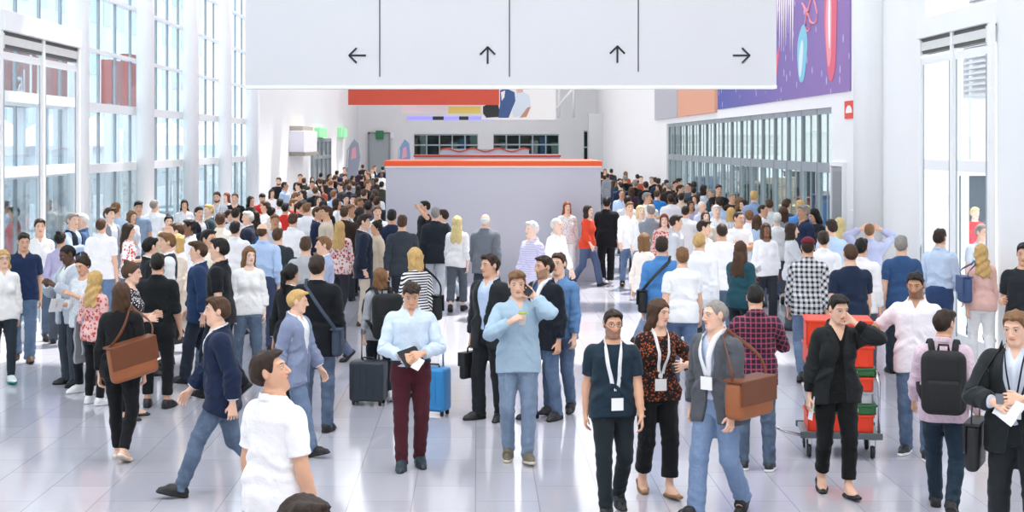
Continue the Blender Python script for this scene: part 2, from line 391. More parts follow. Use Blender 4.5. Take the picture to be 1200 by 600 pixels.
# ------------------------------------------------------------------ skinning
BN = ['hips','spine','chest','neck','head']
for s_ in 'LR': BN += [x+s_ for x in ('sh','up','el','fo','ha','f1','f2','tb','th','kn','si','ft','to')]
BI = {n: i for i, n in enumerate(BN)}
def weights(V, g, mode='body'):
    n = len(V); W = np.zeros((n, len(BN)), np.float32); P = (V[:,0], V[:,1], V[:,2]); z = V[:,2]; J = joints(g)
    if mode == 'head':
        c = sst(z, 1.50, 1.42) if True else 0
        W[:,BI['head']] = 1-c; W[:,BI['chest']] = c; return W
    t = armt(P, g); dA = arm(P, g); far = np.abs(V[:,0]) > .30; dA = np.where((t > .50) & far, -1, dA); dT = torso(P, g)
    am = sst(dT-dA, -.035, .035)*sst(np.abs(V[:,0]), J['SJ'][0]-.06, J['SJ'][0]-.01)*sst(t, -.07, .02)
    am = np.where((t > .40) & far, 1, am)*(z > .6)
    am = np.where((np.abs(V[:,0]) > .32), 1, am)*(z > .6)
    if mode in ('legs', 'foot', 'skirt'): am = 0*am
    am = am*sst(z, .86, .90)+am*(z < .9)*far*(1-sst(z, .86, .90))
    tr = 1-am
    c = sst(z, 1.16, 1.34); s = sst(z, .98, 1.12)
    nk = sst(z, 1.46, 1.53); hd = sst(z, 1.53, 1.60)
    if mode == 'top': nk = nk*.6; hd = hd*0
    if mode == 'legs' or mode == 'foot': nk = 0*z; hd = 0*z; c = 0*z; s = s*.3
    lg = sst(z, 1.0, .80)
    if mode == 'top': lg = lg*.75
    if mode == 'skirt': lg = sst(z, 1.0, .55)*.55
    W[:,BI['head']] = tr*hd; W[:,BI['neck']] = tr*(1-hd)*nk
    r = tr*(1-hd)*(1-nk); W[:,BI['chest']] = r*c; r = r*(1-c); W[:,BI['spine']] = r*s; r = r*(1-s); W[:,BI['hips']] = r*(1-lg)
    r = r*lg
    mix = sst(V[:,0], -.03, .03) if mode in ('top','skirt') else sst(V[:,0], -.008, .008)
    if mode in ('top','skirt'): mix = sst(V[:,0], -.14, .14)
    for sd, m in (('L', mix), ('R', 1-mix)):
        q = r*m
        k = sst(z, .56, .42); f = sst(z, .125, .07); to = sst(V[:,1], -.07, -.11)*f
        a, b = np.clip(1-2*k, 0, 1), np.clip(2*k-1, 0, 1)
        W[:,BI['th'+sd]] = q*a; W[:,BI['kn'+sd]] = q*(1-a-b)
        W[:,BI['si'+sd]] = q*b*(1-f); W[:,BI['ft'+sd]] = q*b*(f-to); W[:,BI['to'+sd]] = q*b*to
        q = am*((V[:,0] > 0) if sd == 'L' else (V[:,0] <= 0))
        e = sst(t, .235, .335); w_ = sst(t, .525, .55); sh = sst(t, -.05, .09)
        a0, b0 = np.clip(1-2*sh, 0, 1), np.clip(2*sh-1, 0, 1)
        W[:,BI['chest']] += q*a0; W[:,BI['sh'+sd]] = q*(1-a0-b0)
        q = q*b0
        a, b = np.clip(1-2*e, 0, 1), np.clip(2*e-1, 0, 1)
        W[:,BI['up'+sd]] = q*a; W[:,BI['el'+sd]] = q*(1-a-b)
        fo = q*b
        W[:,BI['fo'+sd]] = fo*(1-w_); hw = fo*w_
        nrm = -(np.abs(V[:,0])-J['WR'][0])*S45-(z-J['WR'][2])*S45
        tb = ((V[:,1] < -.024-.10*np.clip(t-.55,0,1)) & (t > .555) & (t < .635) & (nrm > -.004) | ((V[:,1] < -.048) & (t > .55) & (t < .66)))*1.0
        f1 = sst(t, .615, .635)*(1-tb); f2 = sst(t, .655, .672)*(1-tb)
        W[:,BI['tb'+sd]] = hw*tb; W[:,BI['f2'+sd]] = hw*f2; W[:,BI['f1'+sd]] = hw*(f1-f2*f1); W[:,BI['ha'+sd]] = hw*(1-tb)*(1-f1)*(1-f2*(1-f1)) 
    W /= np.maximum(W.sum(1, keepdims=True), 1e-6)
    return W
_W = {}
def tw(key, V, g, mode):
    if key not in _W: _W[key] = weights(V, g, mode)
    return _W[key]
# ------------------------------------------------------------------ pose
def rx(a): c, s = math.cos(a), math.sin(a); return np.array([[1,0,0],[0,c,-s],[0,s,c]])
def ry(a): c, s = math.cos(a), math.sin(a); return np.array([[c,0,s],[0,1,0],[-s,0,c]])
def rz(a): c, s = math.cos(a), math.sin(a); return np.array([[c,-s,0],[s,c,0],[0,0,1]])
def raxis(ax, a):
    ax = np.asarray(ax, float); ax = ax/np.linalg.norm(ax); K = np.array([[0,-ax[2],ax[1]],[ax[2],0,-ax[0]],[-ax[1],ax[0],0]])
    return np.eye(3)+math.sin(a)*K+(1-math.cos(a))*K@K
def align(a, b):
    a = np.asarray(a,float)/np.linalg.norm(a); b = np.asarray(b,float)/np.linalg.norm(b)
    v = np.cross(a,b); s = np.linalg.norm(v); c = float(a@b)
    if s < 1e-6: return np.eye(3)
    return raxis(v, math.atan2(s,c))
def half(A, B):
    q = Matrix(A.tolist()).to_quaternion().slerp(Matrix(B.tolist()).to_quaternion(), .5)
    return np.array(q.to_matrix())
D = math.radians
def ik(a, t, l1, l2, hint):
    v = t-a; L = np.linalg.norm(v); L2 = min(max(L, abs(l1-l2)+.02), (l1+l2)*.999); v = v/L
    x = (l1*l1-l2*l2+L2*L2)/(2*L2); h = math.sqrt(max(l1*l1-x*x, 0))
    hint = np.asarray(hint,float); hint = hint-v*(hint@v); hint /= max(np.linalg.norm(hint), 1e-6)
    mid = a+v*x+hint*h
    return mid, a+v*L2
def solve(g, p):
    """p: pose dict -> bone rotations and positions, person frame (faces -Y)"""
    J = joints(g); Tr = {}
    flip = np.array([-1,1,1.])
    feet = p.get('feet', {'L': (.10,0,0,0), 'R': (-.10,0,0,0)})   # ankle x, forward(+)/back, heel pitch deg, toe-out deg
    AN = {}; FR = {}; TO = {}
    for s, (fx, fw, pit, yaw) in feet.items():
        sg = 1 if s == 'L' else -1
        Rz_ = rz(D(yaw)*sg); Rp = rx(D(pit)) if pit >= 0 else rx(D(pit))
        ba = J['BA'].copy(); an = J['AN'].copy(); he = np.array([.097,.06,0])
        for v in (ba, an, he): v[0] *= sg
        piv = ba if pit >= 0 else he
        R = Rz_@Rp
        base = np.array([fx, -fw, 0.]); anf = base+np.array([0,0,an[2]])
        pivp = anf+Rz_@(piv-an); AN[s] = pivp+R@(an-piv); FR[s] = R; TO[s] = Rz_ if pit > 0 else R
    hyaw = D(p.get('hyaw', 0)); lean = D(p.get('lean', 0)); sway = p.get('sway', 0)
    Rh = rz(hyaw)@rx(lean*.3)@ry(D(p.get('hroll', 0)))
    LL = .41+.405
    hipz = 9
    cx = sway; cy = p.get('hy', -0.0)
    cy += .5*(AN['L'][1]+AN['R'][1])-.022 if p.get('centre', 1) else 0
    for s in 'LR':
        h0 = (J['HI']*(flip if s == 'R' else 1)); o = Rh@(h0-np.array([0,0,.95]))
        hx, hy = cx+o[0], cy+o[1]
        r2 = (AN[s][0]-hx)**2+(AN[s][1]-hy)**2
        hipz = min(hipz, AN[s][2]+math.sqrt(max(.01,(LL*.997)**2-r2))-o[2])
    hp = np.array([cx, cy, min(.95, hipz)-p.get('drop', 0)])
    Tr['hips'] = (Rh, np.array([0,0,.95]), hp)
    def ap(b, q): R, j, x = Tr[b]; return R@(np.asarray(q,float)-j)+x
    Rc = rz(D(p.get('tyaw', 0)))@rx(lean)@ry(D(p.get('troll', 0)))
    Rs = half(Rh, Rc)
    j = np.array([0,.01,1.05]); Tr['spine'] = (Rs, j, ap('hips', j))
    j = np.array([0,.01,1.22]); Tr['chest'] = (Rc, j, ap('spine', j))
    hd = p.get('head', (0,0,0))     # yaw (+ = to own left), pitch (+ = down), roll
    Rhd = rz(D(hd[0]))@rx(D(hd[1]))@ry(D(hd[2]))
    if p.get('headrel', 1): Rhd = rz(D(p.get('tyaw', 0)))@Rhd
    j = np.array([0,.015,1.48]); Tr['neck'] = (half(Rc, Rhd), j, ap('chest', j))
    j = np.array([0,.01,1.555]); Tr['head'] = (Rhd, j, ap('neck', j))
    u = np.array([S45,0,-S45])
    for s in 'LR':
        sg = 1 if s == 'L' else -1; F = flip if s == 'R' else np.ones(3)
        a = p.get('arm'+s, {})
        SJ, EL, WR = J['SJ']*F, J['EL']*F, J['WR']*F; r0 = u*F
        sh = ap('chest', SJ)
        if 'to' in a:     # wrist target
            tgt = np.asarray(a['to'], float)
            if a.get('rel', 1): tgt = ap('chest', tgt)
            el, wr_ = ik(sh, tgt, .285, .25, a.get('hint', (sg*.6, .6, -.5)))
            du = el-sh; df = wr_-el
        else:
            du = np.asarray(a.get('u', (sg*.16, .03, -1)), float); df = np.asarray(a.get('f', (sg*.06, -.18, -1)), float)
        Ru = align(Rc@r0, du)@Rc
        if 'ur' in a: Ru = raxis(du, D(a['ur'])*sg)@Ru
        Tr['up'+s] = (Ru, SJ, sh); Tr['sh'+s] = (half(Rc, Ru), SJ, sh)
        e = Ru@(EL-SJ)+sh
        Rf = align(Ru@r0, df)@Ru
        Rf2 = raxis(df, D(a.get('tw', 0))*sg)@Rf
        Tr['el'+s] = (half(Ru, Rf), EL, e); Tr['fo'+s] = (half(Rf, Rf2), EL, e)
        w_ = Rf@(WR-EL)+e
        Rha = Rf2
        if 'hb' in a: Rha = Rf2@raxis((0,1,0), D(a['hb'])*sg)
        Tr['ha'+s] = (Rha, WR, w_)
        cu = a.get('curl', 12)
        KN, KN2, TH = J['KN']*F, J['KN2']*F, J['TH']*F
        R1 = Rha@raxis((0,1,0), D(cu)*sg); R2 = Rha@raxis((0,1,0), D(cu*2.0)*sg)
        k1 = Rha@(KN-WR)+w_; k2 = R1@(KN2-KN)+k1
        Tr['f1'+s] = (R1, KN, k1); Tr['f2'+s] = (R2, KN2, k2)
        Tr['tb'+s] = (Rha@raxis(r0, D(a.get('thumb', 0))*-sg), TH, Rha@(TH-WR)+w_)
        HI, KE, ANr = J['HI']*F, J['KE']*F, J['AN']*F
        h = ap('hips', HI); l1 = np.linalg.norm(KE-HI); l2 = np.linalg.norm(ANr-KE)
        kh = FR[s]@np.array([sg*.08,-1,0])
        kn, an = ik(h, AN[s], l1, l2, (kh[0], kh[1], 0))
        Rt = align(Rh@(KE-HI), kn-h)@Rh; 
        Rsn = align(Rt@(ANr-KE), an-kn)@Rt
        Tr['th'+s] = (Rt, HI, h); Tr['kn'+s] = (half(Rt, Rsn), KE, kn); Tr['si'+s] = (Rsn, KE, kn)
        Tr['ft'+s] = (FR[s], ANr, an)
        ba = J['BA']*F; Tr['to'+s] = (TO[s], ba, FR[s]@(ba-ANr)+an)
    return Tr
def skin(V, W, Tr):
    out = np.zeros_like(V)
    for n, i in BI.items():
        w = W[:,i]; m = w > 1e-4
        if not m.any(): continue
        R, j, x = Tr[n]
        out[m] += w[m][:,None]*((V[m]-j)@R.T+x)
    return out
# ------------------------------------------------------------------ materials
_M = {}
def lin(c):
    if isinstance(c, str): c = [int(c[i:i+2],16)/255 for i in (0,2,4)]
    return tuple((v/12.92 if v <= .04045 else ((v+.055)/1.055)**2.4) for v in c)
class NT:
    def __init__(s, name):
        s.m = bpy.data.materials.new(name); s.m.use_nodes = True; s.t = s.m.node_tree; s.b = s.t.nodes['Principled BSDF']
    def n(s, ty, **kw):
        x = s.t.nodes.new(ty)
        for k, v in kw.items(): setattr(x, k, v)
        return x
    def l(s, a, b): s.t.links.new(a, b)
    def math(s, op, a, b=None, c=None):
        x = s.n('ShaderNodeMath', operation=op)
        for i, v in enumerate((a, b, c)):
            if v is None: continue
            if isinstance(v, (int, float)): x.inputs[i].default_value = v
            else: s.l(v, x.inputs[i])
        return x.outputs[0]
    def mix(s, f, a, b):
        x = s.n('ShaderNodeMix', data_type='RGBA')
        for i, v in ((0,f),(6,a),(7,b)):
            if isinstance(v, (int,float)): x.inputs[i].default_value = v
            elif isinstance(v, tuple): x.inputs[i].default_value = (*v[:3],1)
            else: s.l(v, x.inputs[i])
        return x.outputs[2]
    def rest(s):
        a = s.n('ShaderNodeAttribute', attribute_name='rest'); x = s.n('ShaderNodeSeparateXYZ'); s.l(a.outputs['Vector'], x.inputs[0])
        return a.outputs['Vector'], x.outputs[0], x.outputs[1], x.outputs[2]
    def bump(s, vec, scale, strength, dist=.004, detail=3):
        no = s.n('ShaderNodeTexNoise'); no.inputs['Scale'].default_value = scale; no.inputs['Detail'].default_value = detail
        if vec is not None: s.l(vec, no.inputs['Vector'])
        bu = s.n('ShaderNodeBump'); bu.inputs['Strength'].default_value = strength; bu.inputs['Distance'].default_value = dist
        s.l(no.outputs[0], bu.inputs['Height']); s.l(bu.outputs[0], s.b.inputs['Normal'])
        return no.outputs[0]
def plain(name, col, rough=.5, metal=0, spec=.5, emit=None):
    key = ('plain', name)
    if key in _M: return _M[key]
    t = NT(name); t.b.inputs['Base Color'].default_value = (*lin(col),1); t.b.inputs['Roughness'].default_value = rough; t.b.inputs['Metallic'].default_value = metal
    t.b.inputs['Specular IOR Level'].default_value = spec
    if emit: t.b.inputs['Emission Color'].default_value = (*lin(col),1); t.b.inputs['Emission Strength'].default_value = emit
    _M[key] = t.m; return t.m
def cloth(col, pat='plain', col2='ffffff', sc=1.0, rough=.85):
    sc = float(sc); key = ('cloth', col, pat, col2, sc)
    if key in _M: return _M[key]
    t = NT('cloth_'+pat); v, x, y, z = t.rest()
    c = lin(col); c2 = lin(col2); out = c
    if pat == 'stripe_h': out = t.mix(t.math('GREATER_THAN', t.math('SINE', t.math('MULTIPLY', z, 190*sc)), .1), c, c2)
    if pat == 'stripe_v': out = t.mix(t.math('GREATER_THAN', t.math('SINE', t.math('MULTIPLY', x, 260*sc)), .55), c, c2)
    if pat in ('check', 'plaid'):
        th = .1 if pat == 'check' else .72
        a = t.math('GREATER_THAN', t.math('SINE', t.math('MULTIPLY', x, 130*sc)), th); b = t.math('GREATER_THAN', t.math('SINE', t.math('MULTIPLY', z, 130*sc)), th)
        f = t.math('MULTIPLY', t.math('ADD', a, b), .5 if pat == 'check' else .8); out = t.mix(f, c, c2)
    if pat in ('floral', 'dots', 'speckle'):
        vo = t.n('ShaderNodeTexVoronoi'); vo.inputs['Scale'].default_value = {'floral': 22, 'dots': 45, 'speckle': 40}[pat]*sc; t.l(v, vo.inputs['Vector'])
        out = t.mix(t.math('LESS_THAN', vo.outputs[0], {'floral': .42, 'dots': .28, 'speckle': .36}[pat]), c, c2)
    no = t.bump(v, 13 if pat != 'denim' else 22, .9, .016, 4)
    f = t.math('MULTIPLY_ADD', no, .22, .89)
    if pat == 'denim':
        n2 = t.n('ShaderNodeTexNoise'); n2.inputs['Scale'].default_value = 6; t.l(v, n2.inputs['Vector'])
        out = t.mix(t.math('MULTIPLY', n2.outputs[0], .7), c, c2)
    hv = t.n('ShaderNodeHueSaturation'); t.l(f, hv.inputs['Value'])
    if isinstance(out, tuple): hv.inputs['Color'].default_value = (*out,1)
    else: t.l(out, hv.inputs['Color'])
    t.l(hv.outputs[0], t.b.inputs['Base Color']); t.b.inputs['Roughness'].default_value = rough; t.b.inputs['Specular IOR Level'].default_value = .25
    t.b.inputs['Sheen Weight'].default_value = .08
    _M[key] = t.m; return t.m
def skin_mat(tone, hair, stubble=0):
    key = ('skin', tone, hair, stubble)
    if key in _M: return _M[key]
    t = NT('skin'); v, x, y, z = t.rest(); ax = t.math('ABSOLUTE', x)
    def em(X, cx, cz, rx_, rz_):
        a = t.math('DIVIDE', t.math('SUBTRACT', X, cx), rx_); b = t.math('DIVIDE', t.math('SUBTRACT', z, cz), rz_)
        return t.math('ADD', t.math('MULTIPLY', a, a), t.math('MULTIPLY', b, b))
    front = t.math('LESS_THAN', y, -.055)
    base = lin(tone)
    no = t.n('ShaderNodeTexNoise'); no.inputs['Scale'].default_value = 18; t.l(v, no.inputs['Vector'])
    col = t.mix(t.math('MULTIPLY', no.outputs[0], .35), base, tuple(min(1, b*f) for b, f in zip(base, (.95,.72,.66))))
    def put(col, d, c, f=1.0):
        return t.mix(t.math('MULTIPLY', t.math('MULTIPLY', t.math('LESS_THAN', d, 1.0), front), f), col, c)
    col = put(col, em(ax, .033, 1.606, .022, .018), tuple(min(1,b*f) for b, f in zip(base, (1.0,.70,.64))), .35)
    if stubble:
        sd = t.math('LESS_THAN', t.math('ADD', z, t.math('MULTIPLY', ax, -.7)), 1.585)
        col = t.mix(t.math('MULTIPLY', t.math('MULTIPLY', sd, t.math('GREATER_THAN', z, 1.515)), t.math('MULTIPLY', t.math('LESS_THAN', y, .0), .55*stubble)), col, lin(hair))
    col = put(col, em(ax, 0, 1.5835, .024, .0105), tuple(b*f for b, f in zip(base, (.78,.42,.40))), .8)
    col = put(col, em(ax, 0, 1.5840, .022, .0014), (.06,.015,.012), .9)
    col = put(col, em(ax, .0325, 1.6515, .0125, .0062), (.62,.58,.54))
    col = put(col, em(ax, .0325, 1.6520, .0055, .0058), (.035,.02,.012))
    col = put(col, em(ax, .0325, 1.6575, .0140, .0022), (.03,.018,.012), .85)
    col = put(col, em(ax, .0320, 1.6745, .0180, .0036), tuple(v*.8 for v in lin(hair)), .85)
    t.l(col, t.b.inputs['Base Color']); t.b.inputs['Roughness'].default_value = .52; t.b.inputs['Specular IOR Level'].default_value = .4
    t.b.inputs['Subsurface Weight'].default_value = 0.0
    _M[key] = t.m; return t.m
def hair_mat(col):
    key = ('hair', col)
    if key in _M: return _M[key]
    t = NT('hair'); v, x, y, z = t.rest()
    mp = t.n('ShaderNodeMapping'); mp.inputs['Scale'].default_value = (90,90,9); t.l(v, mp.inputs[0])
    no = t.n('ShaderNodeTexNoise'); no.inputs['Scale'].default_value = 1.0; no.inputs['Detail'].default_value = 4; t.l(mp.outputs[0], no.inputs['Vector'])
    b = lin(col); c = t.mix(no.outputs[0], tuple(q*.55 for q in b), tuple(min(1,q*1.45) for q in b)); t.l(c, t.b.inputs['Base Color'])
    bu = t.n('ShaderNodeBump'); bu.inputs['Strength'].default_value = .7; bu.inputs['Distance'].default_value = .006
    t.l(no.outputs[0], bu.inputs['Height']); t.l(bu.outputs[0], t.b.inputs['Normal'])
    t.b.inputs['Roughness'].default_value = .55; t.b.inputs['Specular IOR Level'].default_value = .3; _M[key] = t.m; return t.m
def shoe_mat(col, sole):
    key = ('shoe', col, sole)
    if key in _M: return _M[key]
    t = NT('shoe'); v, x, y, z = t.rest()
    t.l(t.mix(t.math('LESS_THAN', z, .027), lin(col), lin(sole)), t.b.inputs['Base Color']); t.b.inputs['Roughness'].default_value = .45
    t.bump(v, 40, .2, .003); _M[key] = t.m; return t.m
# ------------------------------------------------------------------ mesh objects
def link(name, me, mat, parent=None, slot_obj=False):
    o = bpy.data.objects.new(name, me); C.objects.link(o)
    if slot_obj:
        o.material_slots[0].link = 'OBJECT'; o.material_slots[0].material = mat
    if parent is not None: o.parent = parent
    return o
_PM = {}
def posed(key, V, F, W, Tr, pose_id):
    k = (key, pose_id)
    if pose_id is not None and k in _PM: return _PM[k]
    me = fast_mesh(str(key[0]), skin(V, W, Tr), F)
    me.polygons.foreach_set('use_smooth', np.ones(len(F), bool))
    a = me.attributes.new('rest', 'FLOAT_VECTOR', 'POINT'); a.data.foreach_set('vector', V.astype(np.float32).ravel())
    me.materials.append(None)
    if pose_id is not None: _PM[k] = me
    return me
def lanyard_geo(g, o, drop, wd):
    """ribbon round the neck down to a badge; returns ribbon V,F and badge V,F in rest space"""
    T = tab(g); zb = drop; pts = []
    n = 14
    for sgn in (1,-1):
        line = []
        for i in range(n+1):
            q = i/n; z = 1.495+(zb-1.495)*q; x = sgn*(.066*(1-q)**.8+.004)
            P = (np.array([x]), None, np.array([z]))
            a = np.interp(z, T[:,0], T[:,1])+o; f = np.interp(z, T[:,0], T[:,2])+o
            yy = -f*max(0, 1-(abs(x)/a)**2.35)**(1/2.35)
            if g: 
                # chest
                for k in range(30):
                    d = torso((np.array([x]), np.array([yy]), np.array([z])), g, o)[0]
                    if d > 0: break
                    yy -= .004
            line.append((x, yy-.006, z))
        line = [(sgn*.072, .045, 1.512), (sgn*.072, .005, 1.508)]+line[1:]
        pts.append(line)
    back = [(x, .075*math.cos(x/.072*1.3)+.02, 1.525) for x in (-.06,-.03,0,.03,.06)]
    V, F = [], []
    def ribbon(line, wd, th=.003):
        b = len(V)
        for i, p in enumerate(line):
            p = np.array(p); t = np.array(line[min(i+1,len(line)-1)])-np.array(line[max(i-1,0)]); t = t/np.linalg.norm(t)
            nr = np.array([p[0]*1.2, p[1] if abs(p[1]) > .02 else -.02, 0]); nr = nr-t*(nr@t); nr /= np.linalg.norm(nr); w = np.cross(t, nr)
            for sw, sn in ((-1,0),(1,0),(1,1),(-1,1)): V.append(p+w*wd*.5*sw+nr*th*sn)
        for i in range(len(line)-1):
            for k in range(4): F.append((b+i*4+k, b+i*4+(k+1)%4, b+i*4+4+(k+1)%4, b+i*4+4+k))
        F.append((b,b+3,b+2,b+1)); e = b+4*(len(line)-1); F.append((e,e+1,e+2,e+3))
    for l in pts: ribbon(l, wd)
    ribbon(back, wd*.8)
    y0 = pts[0][-1][1]-(.017 if zb < 1.2 else .004); bw, bh = .052, .070
    BV, BF = [], []
    for dx, dy, dz in [(i,j,k) for i in (-1,1) for j in (0,-1) for k in (0,1)]: BV.append((dx*bw, y0-.004+dy*.006, zb+.005-dz*bh*2*.75))
    BF = [(0,1,3,2),(4,6,7,5),(0,4,5,1),(2,3,7,6),(0,2,6,4),(1,5,7,3)]
    return np.array(V), np.array(F), np.array(BV), np.array(BF)
def glasses_geo():
    V, F = [], []
    def tube(line, r):
        b = len(V); n = 5; m = len(line)
        for i, p in enumerate(line):
            p = np.array(p); t = np.array(line[min(i+1,m-1)])-np.array(line[max(i-1,0)]); t /= np.linalg.norm(t)
            a = np.cross(t, (0.2,.1,1)); a /= np.linalg.norm(a); c = np.cross(t, a)
            for k in range(n): V.append(p+r*(a*math.cos(6.283*k/n)+c*math.sin(6.283*k/n)))
        for i in range(m-1):
            for k in range(n): F.append((b+i*n+k, b+i*n+(k+1)%n, b+(i+1)*n+(k+1)%n, b+(i+1)*n+k))
    for s in (1,-1):
        tube([(s*.034+.023*math.cos(t*PI/8), -.104+.012*(abs(math.cos(t*PI/8))*s*math.cos(t*PI/8) > .5), 1.651+.018*math.sin(t*PI/8)) for t in range(17)], .0018)
        tube([(s*.058,-.094,1.655),(s*.078,-.05,1.658),(s*.085,.02,1.655)], .0018)
    tube([(-.012,-.108,1.655),(0,-.112,1.658),(.012,-.108,1.655)], .0018)
    return np.array(V), np.array(F)
SKIN = dict(a='f2d2be', b='ebc2a8', c='dcae90', d='c09474', e='86604a', f='5e4334')
HAIR = dict(k='17130f', d='2e2118', n='4a3322', l='7a5838', b='c9a468', y='e0c68e', w='dcd8d2', g='8d8882', r='7d3c20')
PEOPLE = []
def person(label, x, y, rot, H=1.75, g=0, pose=None, pid=None, skin_='b', hair=('short','d'), tops=(), bottom=None, shoes=('dress','17181a','101010'),
           beard=None, cap=None, lanyard=None, glasses=None, lod=None, group=None, stubble=0, belt=None, dz=0.0):
    if lod is None: lod = 0 if y < 14.6 else (1 if y < 26 else 2)
    Tr = solve(g, pose or {})
    root = bpy.data.objects.new('person', None); C.objects.link(root)
    root.empty_display_size = .2
    s = H/1.75
    root.location = (x, y, dz); root.rotation_euler = (0,0,D(rot)); root.scale = (s,s,s)
    root['label'] = label; root['category'] = 'person'; root['group'] = group or 'people crossing the exhibition hall'
    def part(name, key, VF, mode, mat):
        V, F = VF; W = tw((key, mode), V, g, mode)
        me = posed((name,)+tuple(key), V, F, W, Tr, pid)
        return link(name, me, mat, root, True)
    body = part('body', ('body', g, lod), body_tpl(g, lod), 'body', skin_mat(SKIN[skin_], HAIR[hair[1]] if hair else HAIR['d'], stubble))
    hl = max(lod, 0); hv = (.0075, .010, .014)[lod]
    def gm(name, kind, mode, mat, **kw):
        k = tuple(sorted(kw.items()))
        VF = garment(kind, g, lod, **kw)
        return part(name, (kind, g, lod)+k, VF, mode, mat)
    if hair and hair[0] != 'none': gm('hair', 'hair', 'head', hair_mat(HAIR[hair[1]]), style=hair[0], vox=hv, seed=1+(len(PEOPLE)*3)%4)
    if beard: gm('beard', 'beard', 'head', hair_mat(HAIR[beard]), vox=hv)
    if cap: gm('cap', 'cap', 'head', cloth(cap), vox=hv)
    omax = 0
    for t in tops:
        t = dict(t); nm = t.pop('name'); mat = cloth(*t.pop('c')); omax = max(omax, t.get('o', .012))
        gm(nm, 'top', 'top', mat, **t)
    if bottom:
        b = dict(bottom); nm = b.pop('name', 'trousers'); mat = cloth(*b.pop('c'))
        if nm in ('skirt',): gm(nm, 'skirt', 'skirt', mat, **b)
        else: gm(nm, 'legs', 'legs', mat, **b)
    if belt: gm('belt', 'belt', 'legs', plain('belt_'+belt, belt, .45))
    if shoes:
        m = shoe_mat(shoes[1], shoes[2])
        for sd in (1,-1): gm('shoe', 'shoe', 'foot', m, type=shoes[0], side=sd)
    if lanyard:
        col, drop, wd = lanyard[:3]
        V, F, BV, BF = lanyard_geo(g, omax+.004, drop, wd)
        la = part('lanyard', ('lan', g, drop, wd, round(omax,4)), (V, F), 'top', cloth(col))
        Wb = np.tile(tw((('lanb', g, drop), 'top'), BV, g, 'top').mean(0), (len(BV),1))
        me = posed(('badge', g, drop, wd, round(omax,4)), BV, BF, Wb, Tr, None); me.polygons.foreach_set('use_smooth', np.zeros(len(BF), bool))
        o = link('badge', me, plain('badge_card', 'f4f4f2', .35), la, True)
        o['label'] = 'white badge card'
    if glasses:
        V, F = glasses_geo(); part('glasses', ('glasses',), (V, F), 'head', plain('glasses_'+glasses, glasses, .3))
    ent = dict(root=root, Tr=Tr, g=g, s=s, x=x, y=y, rot=rot, label=label)
    PEOPLE.append(ent)
    return ent
def wpt(e, bone, q):
    """rest-space point carried by a bone -> world"""
    R, j, t = e['Tr'][bone]; p = R@(np.asarray(q,float)-j)+t
    return rz(D(e['rot']))@(p*e['s'])+np.array([e['x'], e['y'], 0])
def wrot(e, bone): return rz(D(e['rot']))@e['Tr'][bone][0]
def T4(R, p):
    M = Matrix.Identity(4)
    for i in range(3):
        for j in range(3): M[i][j] = float(R[i][j])
        M[i][3] = float(p[i])
    return M
# ------------------------------------------------------------------ camera
FP, PX, PY, CH = 1700.0, 560.0, 168.0, 2.95      # focal length and vanishing point (pixels of the 1200x600 frame), eye height
cam = bpy.data.cameras.new('camera'); CAM = bpy.data.objects.new('camera', cam); C.objects.link(CAM)
CAM.location = (0,0,CH); CAM.rotation_euler = (PI/2,0,0); cam.sensor_width = 36; cam.lens = 36*FP/1200
cam.shift_x = (600-PX)/1200; cam.shift_y = -(300-PY)/1200; cam.clip_end = 400
bpy.context.scene.camera = CAM
def wx(px, d): return (px-PX)*d/FP
def wz(py, d): return CH-(py-PY)*d/FP
